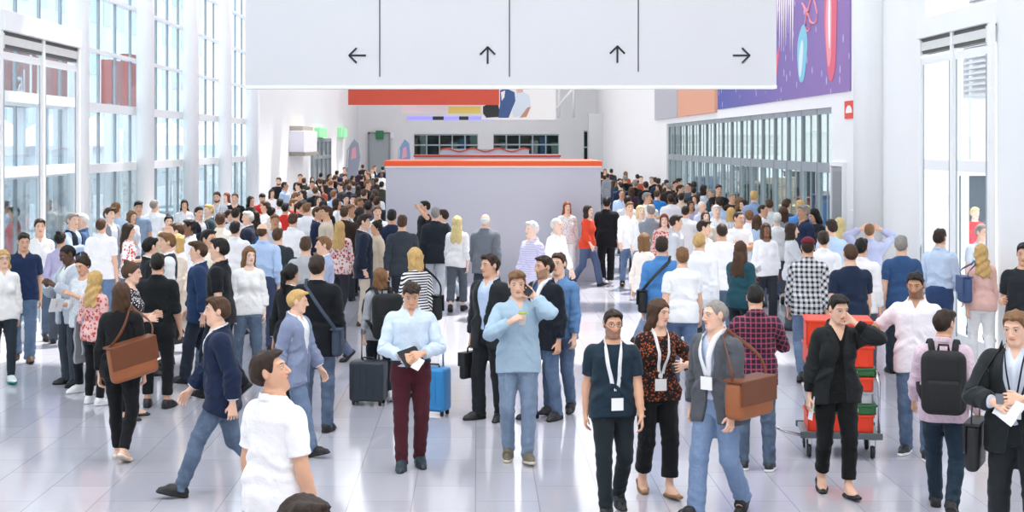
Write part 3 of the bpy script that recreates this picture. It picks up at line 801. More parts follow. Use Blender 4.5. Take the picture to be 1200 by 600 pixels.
# ------------------------------------------------------------------ mesh builder
class MB:
    def __init__(s): s.v = []; s.f = []; s.sm = []; s.mi = []
    def box(s, x0, x1, y0, y1, z0, z1, mi=0, M=None):
        b = len(s.v); q = [(x,y,z) for x in (x0,x1) for y in (y0,y1) for z in (z0,z1)]
        if M is not None: q = [tuple(M@Vector(p)) for p in q]
        s.v += q
        for f in ((0,1,3,2),(4,6,7,5),(0,4,5,1),(2,3,7,6),(0,2,6,4),(1,5,7,3)): s.f.append(tuple(b+i for i in f)); s.sm.append(False); s.mi.append(mi)
        return s
    def lathe(s, prof, c=(0,0,0), n=24, mi=0, M=None, smooth=True):
        b = len(s.v)
        for r, z in prof:
            for k in range(n):
                p = (c[0]+r*math.cos(2*PI*k/n), c[1]+r*math.sin(2*PI*k/n), c[2]+z)
                s.v.append(tuple(M@Vector(p)) if M is not None else p)
        for i in range(len(prof)-1):
            for k in range(n):
                s.f.append((b+i*n+k, b+i*n+(k+1)%n, b+(i+1)*n+(k+1)%n, b+(i+1)*n+k)); s.sm.append(smooth); s.mi.append(mi)
        for i, rev in ((0,1),(len(prof)-1,0)):
            if prof[i][0] > 1e-4:
                f = [b+i*n+k for k in range(n)]; s.f.append(tuple(f[::-1] if rev else f)); s.sm.append(False); s.mi.append(mi)
        return s
    def tube(s, line, r, n=8, mi=0, flat=1.0, nrm=(0,0,1)):
        b = len(s.v); m = len(line); L = [Vector(p) for p in line]
        for i, p in enumerate(L):
            t = (L[min(i+1,m-1)]-L[max(i-1,0)]).normalized(); a = t.cross(Vector(nrm))
            if a.length < 1e-3: a = t.cross(Vector((1,.3,.1)))
            a.normalize(); c = t.cross(a)
            for k in range(n): s.v.append(tuple(p+a*r*math.cos(2*PI*k/n)+c*r*flat*math.sin(2*PI*k/n)))
        for i in range(m-1):
            for k in range(n): s.f.append((b+i*n+k, b+i*n+(k+1)%n, b+(i+1)*n+(k+1)%n, b+(i+1)*n+k)); s.sm.append(True); s.mi.append(mi)
        s.f.append(tuple(b+k for k in range(n))[::-1]); s.sm.append(False); s.mi.append(mi)
        s.f.append(tuple(b+(m-1)*n+k for k in range(n))); s.sm.append(False); s.mi.append(mi)
        return s
    def poly(s, pts, ext, mi=0):
        """prism: polygon pts extruded by vector ext"""
        b = len(s.v); n = len(pts); e = Vector(ext)
        s.v += [tuple(p) for p in pts]+[tuple(Vector(p)+e) for p in pts]
        s.f.append(tuple(range(b,b+n))); s.f.append(tuple(range(b+2*n-1,b+n-1,-1))); s.sm += [False]*2; s.mi += [mi]*2
        for k in range(n): s.f.append((b+k, b+n+k, b+n+(k+1)%n, b+(k+1)%n)); s.sm.append(False); s.mi.append(mi)
        return s
    def build(s, name, mats, parent=None, bevel=0, loc=None, seg=2):
        me = bpy.data.meshes.new(name); me.from_pydata(s.v, [], s.f); me.update()
        import bmesh
        bm = bmesh.new(); bm.from_mesh(me); bmesh.ops.recalc_face_normals(bm, faces=bm.faces)
        if bevel: bmesh.ops.bevel(bm, geom=[e for e in bm.edges if len(e.link_faces) == 2 and e.calc_face_angle(0) > .5], offset=bevel, segments=seg, affect='EDGES', profile=.5, clamp_overlap=True)
        bm.to_mesh(me); bm.free()
        if not bevel:
            for p, q, m in zip(me.polygons, s.sm, s.mi): p.use_smooth = q; p.material_index = m
        elif seg > 2:
            for p in me.polygons: p.use_smooth = True
        for m in (mats if isinstance(mats, (list,tuple)) else [mats]): me.materials.append(m)
        o = bpy.data.objects.new(name, me); C.objects.link(o)
        if parent is not None: o.parent = parent
        if loc: o.location = loc
        return o
def tag(o, label=None, cat=None, group=None, kind=None):
    if label: o['label'] = label
    if cat: o['category'] = cat
    if group: o['group'] = group
    if kind: o['kind'] = kind
    return o
def empty(name, loc=(0,0,0), rot=0):
    o = bpy.data.objects.new(name, None); C.objects.link(o); o.location = loc; o.rotation_euler = (0,0,rot); o.empty_display_size = .3; return o
def struct(o, label=None, cat=None): return tag(o, label, cat, None, 'structure')
# ------------------------------------------------------------------ materials of the hall
def noisy(name, col, rough=.5, amt=.06, scale=3.0, bump=0.0, metal=0, spec=.5):
    key = ('noisy', name)
    if key in _M: return _M[key]
    t = NT(name); tc = t.n('ShaderNodeTexCoord'); no = t.n('ShaderNodeTexNoise'); no.inputs['Scale'].default_value = scale; no.inputs['Detail'].default_value = 4
    t.l(tc.outputs['Object'], no.inputs['Vector']); b = lin(col)
    t.l(t.mix(no.outputs[0], tuple(v*(1-amt) for v in b), tuple(min(1,v*(1+amt)) for v in b)), t.b.inputs['Base Color'])
    t.b.inputs['Roughness'].default_value = rough; t.b.inputs['Metallic'].default_value = metal; t.b.inputs['Specular IOR Level'].default_value = spec
    if bump:
        bu = t.n('ShaderNodeBump'); bu.inputs['Strength'].default_value = bump; bu.inputs['Distance'].default_value = .005; t.l(no.outputs[0], bu.inputs['Height']); t.l(bu.outputs[0], t.b.inputs['Normal'])
    _M[key] = t.m; return t.m
def glass(name, tint, refl=.08):
    key = ('glass', name)
    if key in _M: return _M[key]
    t = NT(name); out = t.t.nodes['Material Output']; t.t.nodes.remove(t.b)
    tr = t.n('ShaderNodeBsdfTransparent'); tr.inputs[0].default_value = (*lin(tint),1)
    gl = t.n('ShaderNodeBsdfGlossy'); gl.inputs['Roughness'].default_value = .02; gl.inputs[0].default_value = (1,1,1,1)
    fr = t.n('ShaderNodeFresnel'); fr.inputs['IOR'].default_value = 1.5
    mx = t.n('ShaderNodeMixShader'); t.l(t.math('MULTIPLY', fr.outputs[0], refl*2.5), mx.inputs[0]); t.l(tr.outputs[0], mx.inputs[1]); t.l(gl.outputs[0], mx.inputs[2]); t.l(mx.outputs[0], out.inputs[0])
    _M[key] = t.m; return t.m
def floor_mat():
    t = NT('polished_stone_tiles'); tc = t.n('ShaderNodeTexCoord')
    mp = t.n('ShaderNodeMapping'); mp.inputs['Rotation'].default_value = (0,0,PI/2); mp.inputs['Location'].default_value = (0,.02,0); t.l(tc.outputs['Object'], mp.inputs[0])
    br = t.n('ShaderNodeTexBrick'); br.inputs['Scale'].default_value = 1; br.inputs['Brick Width'].default_value = 1.04; br.inputs['Row Height'].default_value = .52
    br.inputs['Mortar Size'].default_value = .0045; br.inputs['Mortar Smooth'].default_value = .2; br.offset = .5
    br.inputs['Color1'].default_value = (*lin('b9b8c2'),1); br.inputs['Color2'].default_value = (*lin('c2c1ca'),1); br.inputs['Mortar'].default_value = (*lin('9c9ca6'),1)
    t.l(mp.outputs[0], br.inputs[0])
    no = t.n('ShaderNodeTexNoise'); no.inputs['Scale'].default_value = 1.3; no.inputs['Detail'].default_value = 5; t.l(tc.outputs['Object'], no.inputs['Vector'])
    hv = t.n('ShaderNodeHueSaturation'); t.l(br.outputs[0], hv.inputs['Color']); t.l(t.math('MULTIPLY_ADD', no.outputs[0], .12, .94), hv.inputs['Value'])
    t.l(hv.outputs[0], t.b.inputs['Base Color'])
    n2 = t.n('ShaderNodeTexNoise'); n2.inputs['Scale'].default_value = .9; t.l(tc.outputs['Object'], n2.inputs['Vector'])
    t.l(t.math('MULTIPLY_ADD', n2.outputs[0], .10, .055), t.b.inputs['Roughness']); t.b.inputs['IOR'].default_value = 1.55
    return t.m
WHITE = noisy('white_painted_plaster', 'f1f1f1', .6, .02, 1.5)
WHITE2 = noisy('white_lacquered_metal', 'f3f4f4', .4, .02, 2)
ALU = noisy('grey_aluminium', 'a3adb3', .4, .06, 6, metal=.3)
ALUD = noisy('dark_grey_aluminium', '8d9598', .45, .06, 6, metal=.3)
GLS = glass('blue_tinted_glass', 'e9f1f6', .10)
GLC = glass('clear_glass', 'f7f9fa', .06)
GLB = glass('lower_blue_glass', 'd3dadd', .12)
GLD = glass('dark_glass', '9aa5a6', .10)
GLG = glass('grey_tinted_glass', 'd2dada', .12)
RW = 6.9
# floor
m = MB().box(-RW-.6, RW+.6, -3, 86, -.2, 0); struct(m.build('floor', floor_mat()), 'pale grey polished stone tile floor of the hall', 'floor')
m = MB().box(-60, -RW-.6, -10, 180, -.25, -.02).box(RW+.6, 60, -10, 180, -.25, -.02); tag(m.build('outside_ground', noisy('pale_paving', 'b9c2ca', .8, .08, .5)), 'pale paved ground outside the glass walls', 'ground', None, 'structure')
# ------------------------------------------------------------------ left glazed facade
COLY = [15.2+.0, 20.2, 25.06, 30.1, 34.9, 39.6, 44.3]
FX = -RW-.32
for y in COLY:
    m = MB().lathe([(.185,0),(.185,11.2)], (-RW,y,0), 32); struct(m.build('column', WHITE2), '%s slender round white column along the left glass wall' % ('rearmost but six','nearest','second','third','fourth','fifth','sixth')[COLY.index(y)] if y > 19 else 'slender round white column outside the view beside the left entrance', 'column')
ZT = [2.48, 3.62, 4.68, 5.74, 6.8, 7.86, 8.92, 9.98]
wn = 1
def bay(y0, y1, n, x=FX, z0=0.0, doors=False):
    global wn
    r = empty('window_%d' % wn, (x, (y0+y1)/2, 0)); struct(r); wn += 1; c = (y0+y1)/2
    f = MB()
    for z in ZT: f.box(-.05, .09, y0-c, y1-c, z-(.085 if z < 4 else .035), z+(.085 if z < 4 else .035))
    f.box(-.05, .07, y0-c, y1-c, 0, .12)
    f.build('transom', WHITE2, r)
    v = MB()
    for k in range(n):
        yy = y0-c+(y1-y0)*k/n
        v.box(-.022, .022, yy-.032, yy+.032, 0, 11)
        v.box(.022, .030, yy-.016, yy+.016, 0, 11)
    v.build('mullion', ALU, r)
    p = MB(); q = MB()
    zs = [0]+ZT+[11]
    for k in range(n):
        for a, b in zip(zs[:-1], zs[1:]):
            (p if a > 2 else q).box(-.012, .0, y0-c+(y1-y0)*k/n+.03, y0-c+(y1-y0)*(k+1)/n-.03, a+.03, b-.03)
    p.build('pane', GLS, r); q.build('pane', GLB, r)
for a, b in zip(COLY[:-1], COLY[1:]): bay(a, b, 4)
bay(10.4, 15.2, 4)
bay(44.3, 46.5, 2)
# wall behind and beyond the facade
WL = MB().box(-RW-.5, -RW-.1, 46.5, 86, 0, 11.2).box(-RW-.5, -RW-.1, -3, 10.4, 0, 11.2)
struct(WL.build('wall_left', WHITE), 'white plaster wall beyond the left window bays', 'wall')
# left entrance: projecting frame with a door-drive header
def entrance(name, x, y0, y1, sgn, zh, zt, ztr):
    """x inner face, sgn = +1 when the hall lies at +x of the wall"""
    r = empty(name, (x, (y0+y1)/2, 0)); struct(r, None); c = (y0+y1)/2
    L = (y1-y0)/2; s = sgn
    def bx(m, xa, xb, *q): m.box(min(xa*s,xb*s), max(xa*s,xb*s), *q); return m
    h = MB(); bx(h, -.45, .10, -L, L, zh, zh+.30); h.build('header', WHITE2, r, .012)
    d = MB(); bx(d, -.10, .03, -L+.05, L-.05, zh-.06, zh-.002); bx(d, -.10, .03, -L+.05, L-.05, zh-.235, zh-.185); d.build('door_drive', noisy('dark_mechanism', '4a4c46', .5, .2, 12), r)
    k = MB(); bx(k, -.08, .05, -L, L, zh-.185, zh-.06)
    for i in range(3): bx(k, -.06, .058, -L+.06+i*(L-.06)-.05, -L+.06+i*(L-.06)+.05, zh-.25, zh-.03)
    k.build('drive_rail', noisy('light_steel', 'e0e1dd', .4, .06, 8, metal=.2), r)
    p = MB()
    for i in range(3):
        yy = -L+i*L
        bx(p, -.02, .06, yy-.055, yy+.055, 0, zh)
    p.build('post', WHITE2, r, .006)
    n = MB()
    for i in range(2):
        a = -L+i*L
        for zz, t in sorted({(.0,.16),(ztr,.10),(zt,.10),(zh-.40,.07)}): bx(n, -.008, .027, a+.147, a+L-.147, zz+.001, zz+t*1.6)
        for yy in (a+.10, a+L-.10): bx(n, -.01, .03, yy-.045, yy+.045, 0, zh-.3)
    n.build('leaf_frame', WHITE2, r, .004)
    e = MB()
    for i in range(2):
        for yy in (-L+i*L+.155, -L+i*L+L-.155): bx(e, .025, .034, yy-.022, yy+.022, .2, zh-.4)
    e.build('gasket', ALU, r)
    g = MB()
    for i in range(2): bx(g, -.02, -.01, -L+i*L+.1, -L+i*L+L-.1, .1, zh-.3)
    g.build('pane', GLC, r)
    b = MB()
    for i in range(2): b.tube([(s*.075, -L+i*L+L-.20, .85), (s*.09, -L+i*L+L-.20, .9), (s*.09, -L+i*L+L-.20, 1.35), (s*.075, -L+i*L+L-.20, 1.4)], .014)
    b.build('door_handle', ALU, r)
    return r
tag(entrance('door_1', -RW+.12, 20.5, 24.5, 1, 4.55, 3.55, 2.45), 'tall white framed glass entrance with steel drive under its header, left side', 'door')
# ------------------------------------------------------------------ right wall
DY0, DY1 = 19.3, 22.35
w = MB().box(RW, RW+.5, -3, DY0, 0, 11.2).box(RW, RW+.5, DY1, 28.3, 0, 11.2).box(RW, RW+.5, 28.3, 53, 3.66, 11.2).box(RW, RW+.5, 53, 86, 0, 11.2)
struct(w.build('wall_right', WHITE), 'white plaster wall carrying the purple banner', 'wall')
for y in (17.5, 25.0):
    m = MB().lathe([(.30,0),(.30,11.2)], (RW-.12,y,0), 32) if y > 20 else MB().box(RW-.16, RW, 17.2, 17.9, 0, 11.2)
    struct(m.build('column', WHITE2), 'wide round white column on the right wall' if y > 20 else 'flat white pilaster beside the right entrance', 'column')
tag(entrance('door_2', RW-.05, DY0, DY1, -1, 4.55, 2.55, 2.55), 'tall white framed glass entrance in the right wall, steel drive on top', 'door')
# glazing above the right entrance
r = empty('window_%d' % wn, (RW+.1, (DY0+DY1)/2, 0)); struct(r); wn += 1
f = MB(); L = (DY1-DY0)/2
for i in range(3): f.box(-.04,.04, -L+i*L-.03, -L+i*L+.03, 4.86, 11)
for z in (6, 7.2, 8.4, 9.6): f.box(-.04,.04,-L,L,z-.03,z+.03)
f.build('mullion', WHITE2, r); MB().box(-.01,0,-L,L,4.86,11).build('pane', GLC, r)
# row of glazed doors in the right wall
n = 17; st = (53-28.3)/n
for i in range(n):
    y0 = 28.3+i*st; c = y0+st/2
    r = empty('window_%d' % wn, (RW+.1, c, 0)); struct(r); wn += 1
    f = MB().box(-.035,.035,-st/2-.055,-st/2+.055,0,3.66); f.box(-.035,.035,st/2-.055,st/2+.055,0,3.66) if i == n-1 else 0
    f.build('mullion', ALUD, r)
    f = MB().box(-.04,.04,-st/2+.05,st/2-.05,2.36,2.56).box(-.04,.04,-st/2+.05,st/2-.05,3.54,3.66).box(-.05,.05,-st/2+.05,st/2-.05,0,.14)
    f.box(-.05,.05,-st/2+.055,-st/2+.12,.14,2.36).box(-.05,.05,st/2-.12,st/2-.055,.14,2.36)
    f.box(-.015,.015,-.022,.022,.14,3.54)
    f.build('transom', ALU, r)
    MB().box(-.012,0,-st/2+.05,st/2-.05,.1,2.4).box(-.012,0,-st/2+.05,st/2-.05,2.5,3.6).build('pane', GLG, r)
# far wall with its openings
E0 = 85.0
def fx(px): return wx(px, E0)
def fz(py): return wz(py, E0)
wins = [(485,560,157,183),(578,655,157,182),(684,703,153,192)]
w = MB(); xs = [-RW-.5]+[v for a in wins for v in (fx(a[0]), fx(a[1]))]+[RW+.5]
for i in range(0, len(xs), 2): w.box(xs[i], xs[i+1], E0, E0+.4, 0, 11.2)
for a, b, t, q in wins: w.box(fx(a), fx(b), E0, E0+.4, fz(t), 11.2); w.box(fx(a), fx(b), E0, E0+.4, 0, fz(q))
struct(w.build('wall_far', noisy('light_grey_plaster', 'e6e7e9', .7, .03, 1)), 'light grey end wall with dark strip windows', 'wall')
for a, b, t, q in wins:
    r = empty('window_%d' % wn, ((fx(a)+fx(b))/2, E0+.1, 0)); struct(r); wn += 1
    h = (fx(b)-fx(a))/2; z0, z1 = fz(q), fz(t); f = MB(); nn = 5 if h > 1 else 2
    for k in range(nn+1): f.box(-h+2*h*k/nn-.035, -h+2*h*k/nn+.035, -.06, .06, z0, z1)
    for z in (z0+.04, (z0+z1)/2, z1-.04): f.box(-h, h, -.05, .05, z-.04, z+.04)
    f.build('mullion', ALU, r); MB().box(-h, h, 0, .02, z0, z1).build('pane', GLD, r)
# things seen through the end windows: a second room
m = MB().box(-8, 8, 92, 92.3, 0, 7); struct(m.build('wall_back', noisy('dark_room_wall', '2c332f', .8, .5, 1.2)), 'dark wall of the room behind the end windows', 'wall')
cols = ['2b3430','7f6b5a','a8b0ac','223344','50473d','c9cfd2','3e6ea0','94a39a']
for k in range(16):
    xx = -4.6+k*.62; hh = 3.0+.55*((k*7)%5)/5
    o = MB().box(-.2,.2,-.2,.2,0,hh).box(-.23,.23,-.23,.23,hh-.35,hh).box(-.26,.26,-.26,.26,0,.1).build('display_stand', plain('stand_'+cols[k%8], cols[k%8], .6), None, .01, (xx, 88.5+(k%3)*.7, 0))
    tag(o, 'narrow display stand seen through the dark windows of the end wall', 'display stand', 'display stands behind the end windows')
# ceiling: white slab with skylight openings
SK = [(-5.6,-2.0),(1.2,6.4)]
m = MB(); ys = [-3]; 
holes = [(24,30),(31.5,37.5),(39,45),(47,53),(55,62),(64,71),(73,80)]
xs = [-7.4, SK[0][0], SK[0][1], SK[1][0], SK[1][1], 7.4]
ya = -3
for h0, h1 in holes+[(86,86)]:
    m.box(-7.4, 7.4, ya, h0, 11.0, 11.3)
    if h1 > h0:
        for i in (0,2,4): m.box(xs[i], xs[i+1], h0, h1, 11.0, 11.3)
    ya = h1
struct(m.build('ceiling', WHITE), 'white ceiling slab with rows of skylights', 'ceiling')
w = MB().box(-7.4, 7.4, -3.4, -3, 0, 11.2); struct(w.build('wall_near', WHITE), 'white wall closing the hall behind the viewpoint', 'wall')
# ------------------------------------------------------------------ hanging direction sign
SD = 20.0
r = empty('hanging_sign', (wx(598.5,SD), SD, wz(104,SD))); tag(r, 'huge white hanging sign with four dark arrows above the crowd', 'sign')
hw = (910-287)/2*SD/FP; T = 1.95
SIGN = noisy('sign_white', 'd8d8db', .55, .015, .8)
MB().box(-hw, hw, 0, .22, .05, T).build('panel', SIGN, r, .008)
MB().box(-hw-.004, hw+.004, -.012, .232, 0, .05).build('bottom_trim', WHITE2, r, .004)
INK = plain('sign_ink', '1d2b30', .6)
dv = MB()
for px, pb in ((445,90),(597,90),(748,84)): dv.box(wx(px,SD)-r.location.x-.007, wx(px,SD)-r.location.x+.007, -.006, .0, wz(pb,SD)-r.location.z, T)
dv.build('divider_line', INK, r)
def arrow(px, py, ang):
    m = MB(); R = Matrix.Rotation(ang, 4, 'Y'); c = Vector((wx(px,SD)-r.location.x, 0, wz(py,SD)-r.location.z)); M = Matrix.Translation(c)@R
    w_ = .013
    m.box(-.115,.108,-.010,0,-w_,w_, M=M)
    for s in (1,-1):
        Q = M@Matrix.Translation((.115,0,0))@Matrix.Rotation(s*PI/4, 4, 'Y'); m.box(-.145,.006,-.0105,0,-w_,w_, M=Q)
    m.build('arrow', INK, r)
arrow(419,65,PI); arrow(571.5,65,-PI/2); arrow(723.5,64,-PI/2); arrow(868.5,65,0)
cb = MB()
for xx in (-hw+.4, -1.2, 1.2, hw-.4): cb.tube([(xx,.11,T),(xx,.11,11-r.location.z)], .012)
cb.build('suspension_cable', ALU, r)
# ------------------------------------------------------------------ white partition booth in the middle, orange top edge
PD = 31.0
def booth(name, d, x0, x1, ztop, depth, trim, th, label, face, wavy=False):
    r = empty(name, ((x0+x1)/2, d, 0)); tag(r, label, 'booth wall' if name == 'partition' else 'counter'); h = (x1-x0)/2
    MB().box(-h, h, 0, depth, 0, ztop-th).box(-h+.02, h-.02, -.012, 0, .0, .10).build('wall_panel', face, r, .01)
    t = MB()
    if wavy:
        n = 24; top = [(-h-.02+(2*h+.04)*k/n, -.03, ztop-.06+.06*math.sin(k*.9)) for k in range(n+1)]
        t.poly(top+[(p[0], p[1], p[2]-th) for p in top[::-1]], (0, depth+.06, 0))
    else: t.box(-h-.03, h+.03, -.04, depth+.03, ztop-th, ztop)
    t.build('top_trim', trim, r, 0 if wavy else .006)
    if name == 'partition': MB().box(-h-.01, h+.01, -.02, .0, ztop-th-.035, ztop-th).build('under_trim_strip', WHITE2, r)  # thin white strip just below the orange trim
    return r
ORG = plain('orange_red_trim', 'ee5a24', .45); RED = plain('dark_red_trim', 'b23a28', .45)
GRYP = noisy('pale_lilac_panel', 'bfbec8', .5, .02, 1)
booth('partition', PD, wx(452,PD), wx(704,PD), wz(188.5,PD), 3.0, ORG, .11, 'large blank pale partition with an orange top edge in the hall centre', GRYP)
booth('counter', 40, wx(486,40), wx(656,40), wz(181.5,40), 1.2, RED, .06, 'grey counter wall with dark red edge directly behind the pale partition', noisy('grey_counter', 'a9abb3', .6, .04, 2))
booth('counter', 50, wx(516,50), wx(620,50), wz(173,50), 1.2, RED, .05, 'grey counter with a wavy dark red edge, rearmost of the two', noisy('grey_counter', 'a9abb3', .6, .04, 2), True)
# ------------------------------------------------------------------ banners and panels on the walls
def slab(name, mat, x0, x1, y0, y1, z0, z1, label, cat, bev=.006):
    cx, cy, cz = (x0+x1)/2, (y0+y1)/2, (z0+z1)/2
    o = MB().box(x0-cx,x1-cx,y0-cy,y1-cy,z0-cz,z1-cz).build(name, mat, None, bev, (cx,cy,cz)); return tag(o, label, cat)
# purple banner
r = empty('wall_banner', (RW-.03, 34.2, 3.92)); tag(r, 'long purple banner with pink and cyan shapes above the glazed doors', 'banner')
def bmat():
    t = NT('banner_print'); tc = t.n('ShaderNodeTexCoord'); sx = t.n('ShaderNodeSeparateXYZ'); t.l(tc.outputs['Object'], sx.inputs[0])
    f = t.math('MULTIPLY_ADD', sx.outputs[1], .075, .5)
    base = t.mix(f, lin('9374b0'), lin('4656a2'))
    mp = t.n('ShaderNodeMapping'); mp.inputs['Scale'].default_value = (1,3.2,1.1); t.l(tc.outputs['Object'], mp.inputs[0])
    vo = t.n('ShaderNodeTexVoronoi'); vo.inputs['Scale'].default_value = 1.6; t.l(mp.outputs[0], vo.inputs['Vector'])
    c = t.mix(t.math('LESS_THAN', vo.outputs[0], .15), base, lin('e6e2f2'))
    no = t.n('ShaderNodeTexNoise'); no.inputs['Scale'].default_value = 1.2; no.inputs['Detail'].default_value = 5; t.l(mp.outputs[0], no.inputs['Vector'])
    c = t.mix(t.math('MULTIPLY', no.outputs[0], .35), c, lin('6e5aa6')); t.l(c, t.b.inputs['Base Color']); t.b.inputs['Roughness'].default_value = .6; return t.m
BY0, BY1 = 26.8, 41.6
MB().box(0, .03, BY0-34.2, BY1-34.2, 0, 4.6).build('cloth', bmat(), r)
def blob(cy, cz, ry_, rz_, mat, name, lay, tw=0, a0=0, a1=2*PI):
    n = 40; pts = []
    for k in range(n):
        a = 2*PI*k/n; yy = ry_*math.cos(a)*(1+.10*math.sin(3*a+1)); zz = rz_*math.sin(a); pts.append((-.004*lay, cy-34.2+yy*math.cos(tw)-zz*math.sin(tw), cz-3.92+yy*math.sin(tw)+zz*math.cos(tw)))
    MB().poly(pts, (-.004,0,0)).build(name, mat, r)
blob(28.2, 5.35, .50, 1.20, plain('print_coral', 'e0637a', .6), 'print_oval', 1); blob(28.35, 5.25, .24, .8, plain('print_rose', 'ef9aa5', .6), 'print_oval', 2); blob(28.3, 5.35, .09, .55, plain('print_white', 'f3e9ee', .6), 'print_oval', 3)
blob(30.7, 4.85, .45, .62, plain('print_cyan', '7fc8dc', .6), 'print_oval', 1, .3); blob(30.8, 4.75, .17, .4, plain('print_pale', 'd2e6ee', .6), 'print_oval', 2, .3)
blob(33.3, 4.75, .12, .42, plain('print_coral', 'e0637a', .6), 'print_oval', 1, .5)
bs = MB()
for k in range(12):
    yy = 31.6+k*.23; z1 = 5.3-.35*math.sin(k*1.7); bs.poly([(-.004, yy-34.2-.10, 2.6), (-.004, yy-34.2+.10, 2.6), (-.004, yy-34.2+.05, z1-3.92-.5*((k*5)%3==0))], (-.004,0,0))
bs.build('print_brush_strokes', plain('print_white', 'f3e9ee', .6), r)
cu = MB()
cu.tube([(-.008, 29.4+.016*k-34.2+.30*math.sin(k*.33), 1.9+.35*math.sin(k*.21+1)-.004*k) for k in range(70)], .022, 5)
cu.build('print_loop', plain('print_rose', 'ef9aa5', .6), r)
slab('wall_panel_board', plain('salmon_board', 'e0a284', .6), RW-.08, RW-.0, 41.8, 49.5, 3.85, 6.2, 'salmon orange board on the right wall beyond the purple banner', 'board')
slab('wall_panel_board', plain('grey_board', 'b4b4bb', .6), RW-.08, RW-.0, 49.7, 56.0, 3.85, 6.2, 'grey board on the right wall, beyond the salmon one', 'board')
# red sign with half round symbol
r = empty('wall_sign', (RW-.02, 26.85, wz(128.5,26.85))); tag(r, 'small square red sign with white half-round symbol on right wall', 'sign')
MB().box(-.012,.02,-.34,.34,-.165,.165).build('plate', plain('sign_red', 'e2432b', .5), r, .004)
pts = [(-.014, .23*math.cos(PI*k/16), -.06+.14*math.sin(PI*k/16)) for k in range(17)]
MB().poly(pts, (-.003,0,0)).build('half_round_symbol', plain('sign_symbol_white', 'f7f4f2', .5), r)
# grey service door, tan and white notices
r = empty('door_3', (RW-.01, 27.65, 0)); struct(r, 'narrow grey ribbed service door in the right wall', 'door')
m = MB().box(-.03,.03,-.42,.42,0,2.5)
for k in range(9): m.box(-.045,-.03,-.37+k*.083,-.33+k*.083,.1,2.42)
m.build('door_leaf', noisy('grey_door', 'a6a8aa', .5, .04, 3), r); MB().box(-.06,.02,-.5,-.425,0,2.51).box(-.06,.02,.425,.5,0,2.51).box(-.062,.02,-.505,.505,2.512,2.59).build('door_frame', WHITE2, r)
MB().tube([(-.03,.3,1.05),(-.09,.3,1.05),(-.09,.18,1.05)], .012).build('door_handle', ALU, r)
slab('notice_sign', plain('tan_notice', 'dcae84', .6), RW-.03, RW, 25.75, 26.0, 1.63, 2.0, 'tan upright notice plate on the white wall near the service door', 'notice')
slab('notice_sign', plain('white_notice', 'f4f4f6', .5), RW-.03, RW, 26.3, 26.8, 1.45, 1.72, 'white notice plate low on the wall beside the service door', 'notice')
# red banner hanging at the far end, strips, poster of suited figures
BD = 74.0
slab('hanging_banner', noisy('red_banner_cloth', 'c8503c', .7, .06, .6), wx(408,BD), wx(585,BD), BD, BD+.06, wz(123,BD), wz(96,BD), 'wide plain red banner hanging across the far end', 'banner')
slab('hanging_fascia_board', plain('far_white_board', 'ececee', .6), wx(470,BD), wx(525,BD), BD+1, BD+1.06, wz(133,BD+1), wz(124.5,BD+1), 'white fascia board under the far red banner', 'board')
slab('hanging_fascia_board', plain('far_yellow_board', 'ecdc78', .6), wx(525,BD), wx(563,BD), BD+1, BD+1.06, wz(133,BD+1), wz(124.5,BD+1), 'yellow fascia board under the far red banner', 'board')
r = empty('hanging_light_strip', (wx(528,80), 80, wz(138.5,80))); tag(r, 'long violet blue light strip with dark gaps over far windows', 'light')
st_ = MB(); dk = MB()
for a, b, d_ in ((477,507,0),(507,520,1),(520,538,0),(538,549,1),(549,580,0)): (dk if d_ else st_).box(wx(a,80)-r.location.x, wx(b,80)-r.location.x, 0, .1, -.1, .1)
st_.build('lit_tube', plain('violet_light', '8c86e6', .5, emit=.5), r); dk.build('dark_gap', plain('dark_gap', '2c3038', .6), r)
# poster: two cropped seated figures, dark suit and pale shirt (a printed board)
r = empty('hanging_poster', (wx(600,76), 76, wz(138,76))); tag(r, 'far poster showing cropped figures in dark, blue and pale clothes', 'poster')
PZ = FP/76.0
MB().box(-1.6, 2.3, .02, .06, -.1, 1.7).build('board', plain('poster_paper', 'eceae8', .6), r)
def pp(name, pts, col, lay): MB().poly([((px-600)/PZ, .018-.004*lay, (138-py)/PZ) for px, py in pts], (0,-.003,0)).build(name, plain('poster_'+col, col, .6), r)
pp('print_dark_suit', [(566,125),(571,122),(584,123),(587,137),(570,138),(566,133)], '2a3234', 1)
pp('print_blue_jacket', [(586,106),(592,103),(603,108),(605,116),(600,128),(596,138),(584,138),(586,122)], '3b5a8c', 2)
pp('print_collar', [(587,108),(592,106),(591,114),(588,118)], 'f0f0ee', 3)
pp('print_pale_shirt', [(603,109),(612,107),(620,112),(622,126),(617,135),(602,137),(600,130),(604,118)], 'cfdbe6', 3)
pp('print_arm', [(618,126),(622,125),(617,137),(609,138)], 'b98a74', 4); pp('print_face', [(604,101),(613,101),(613,108),(606,109)], 'd8ab96', 4)
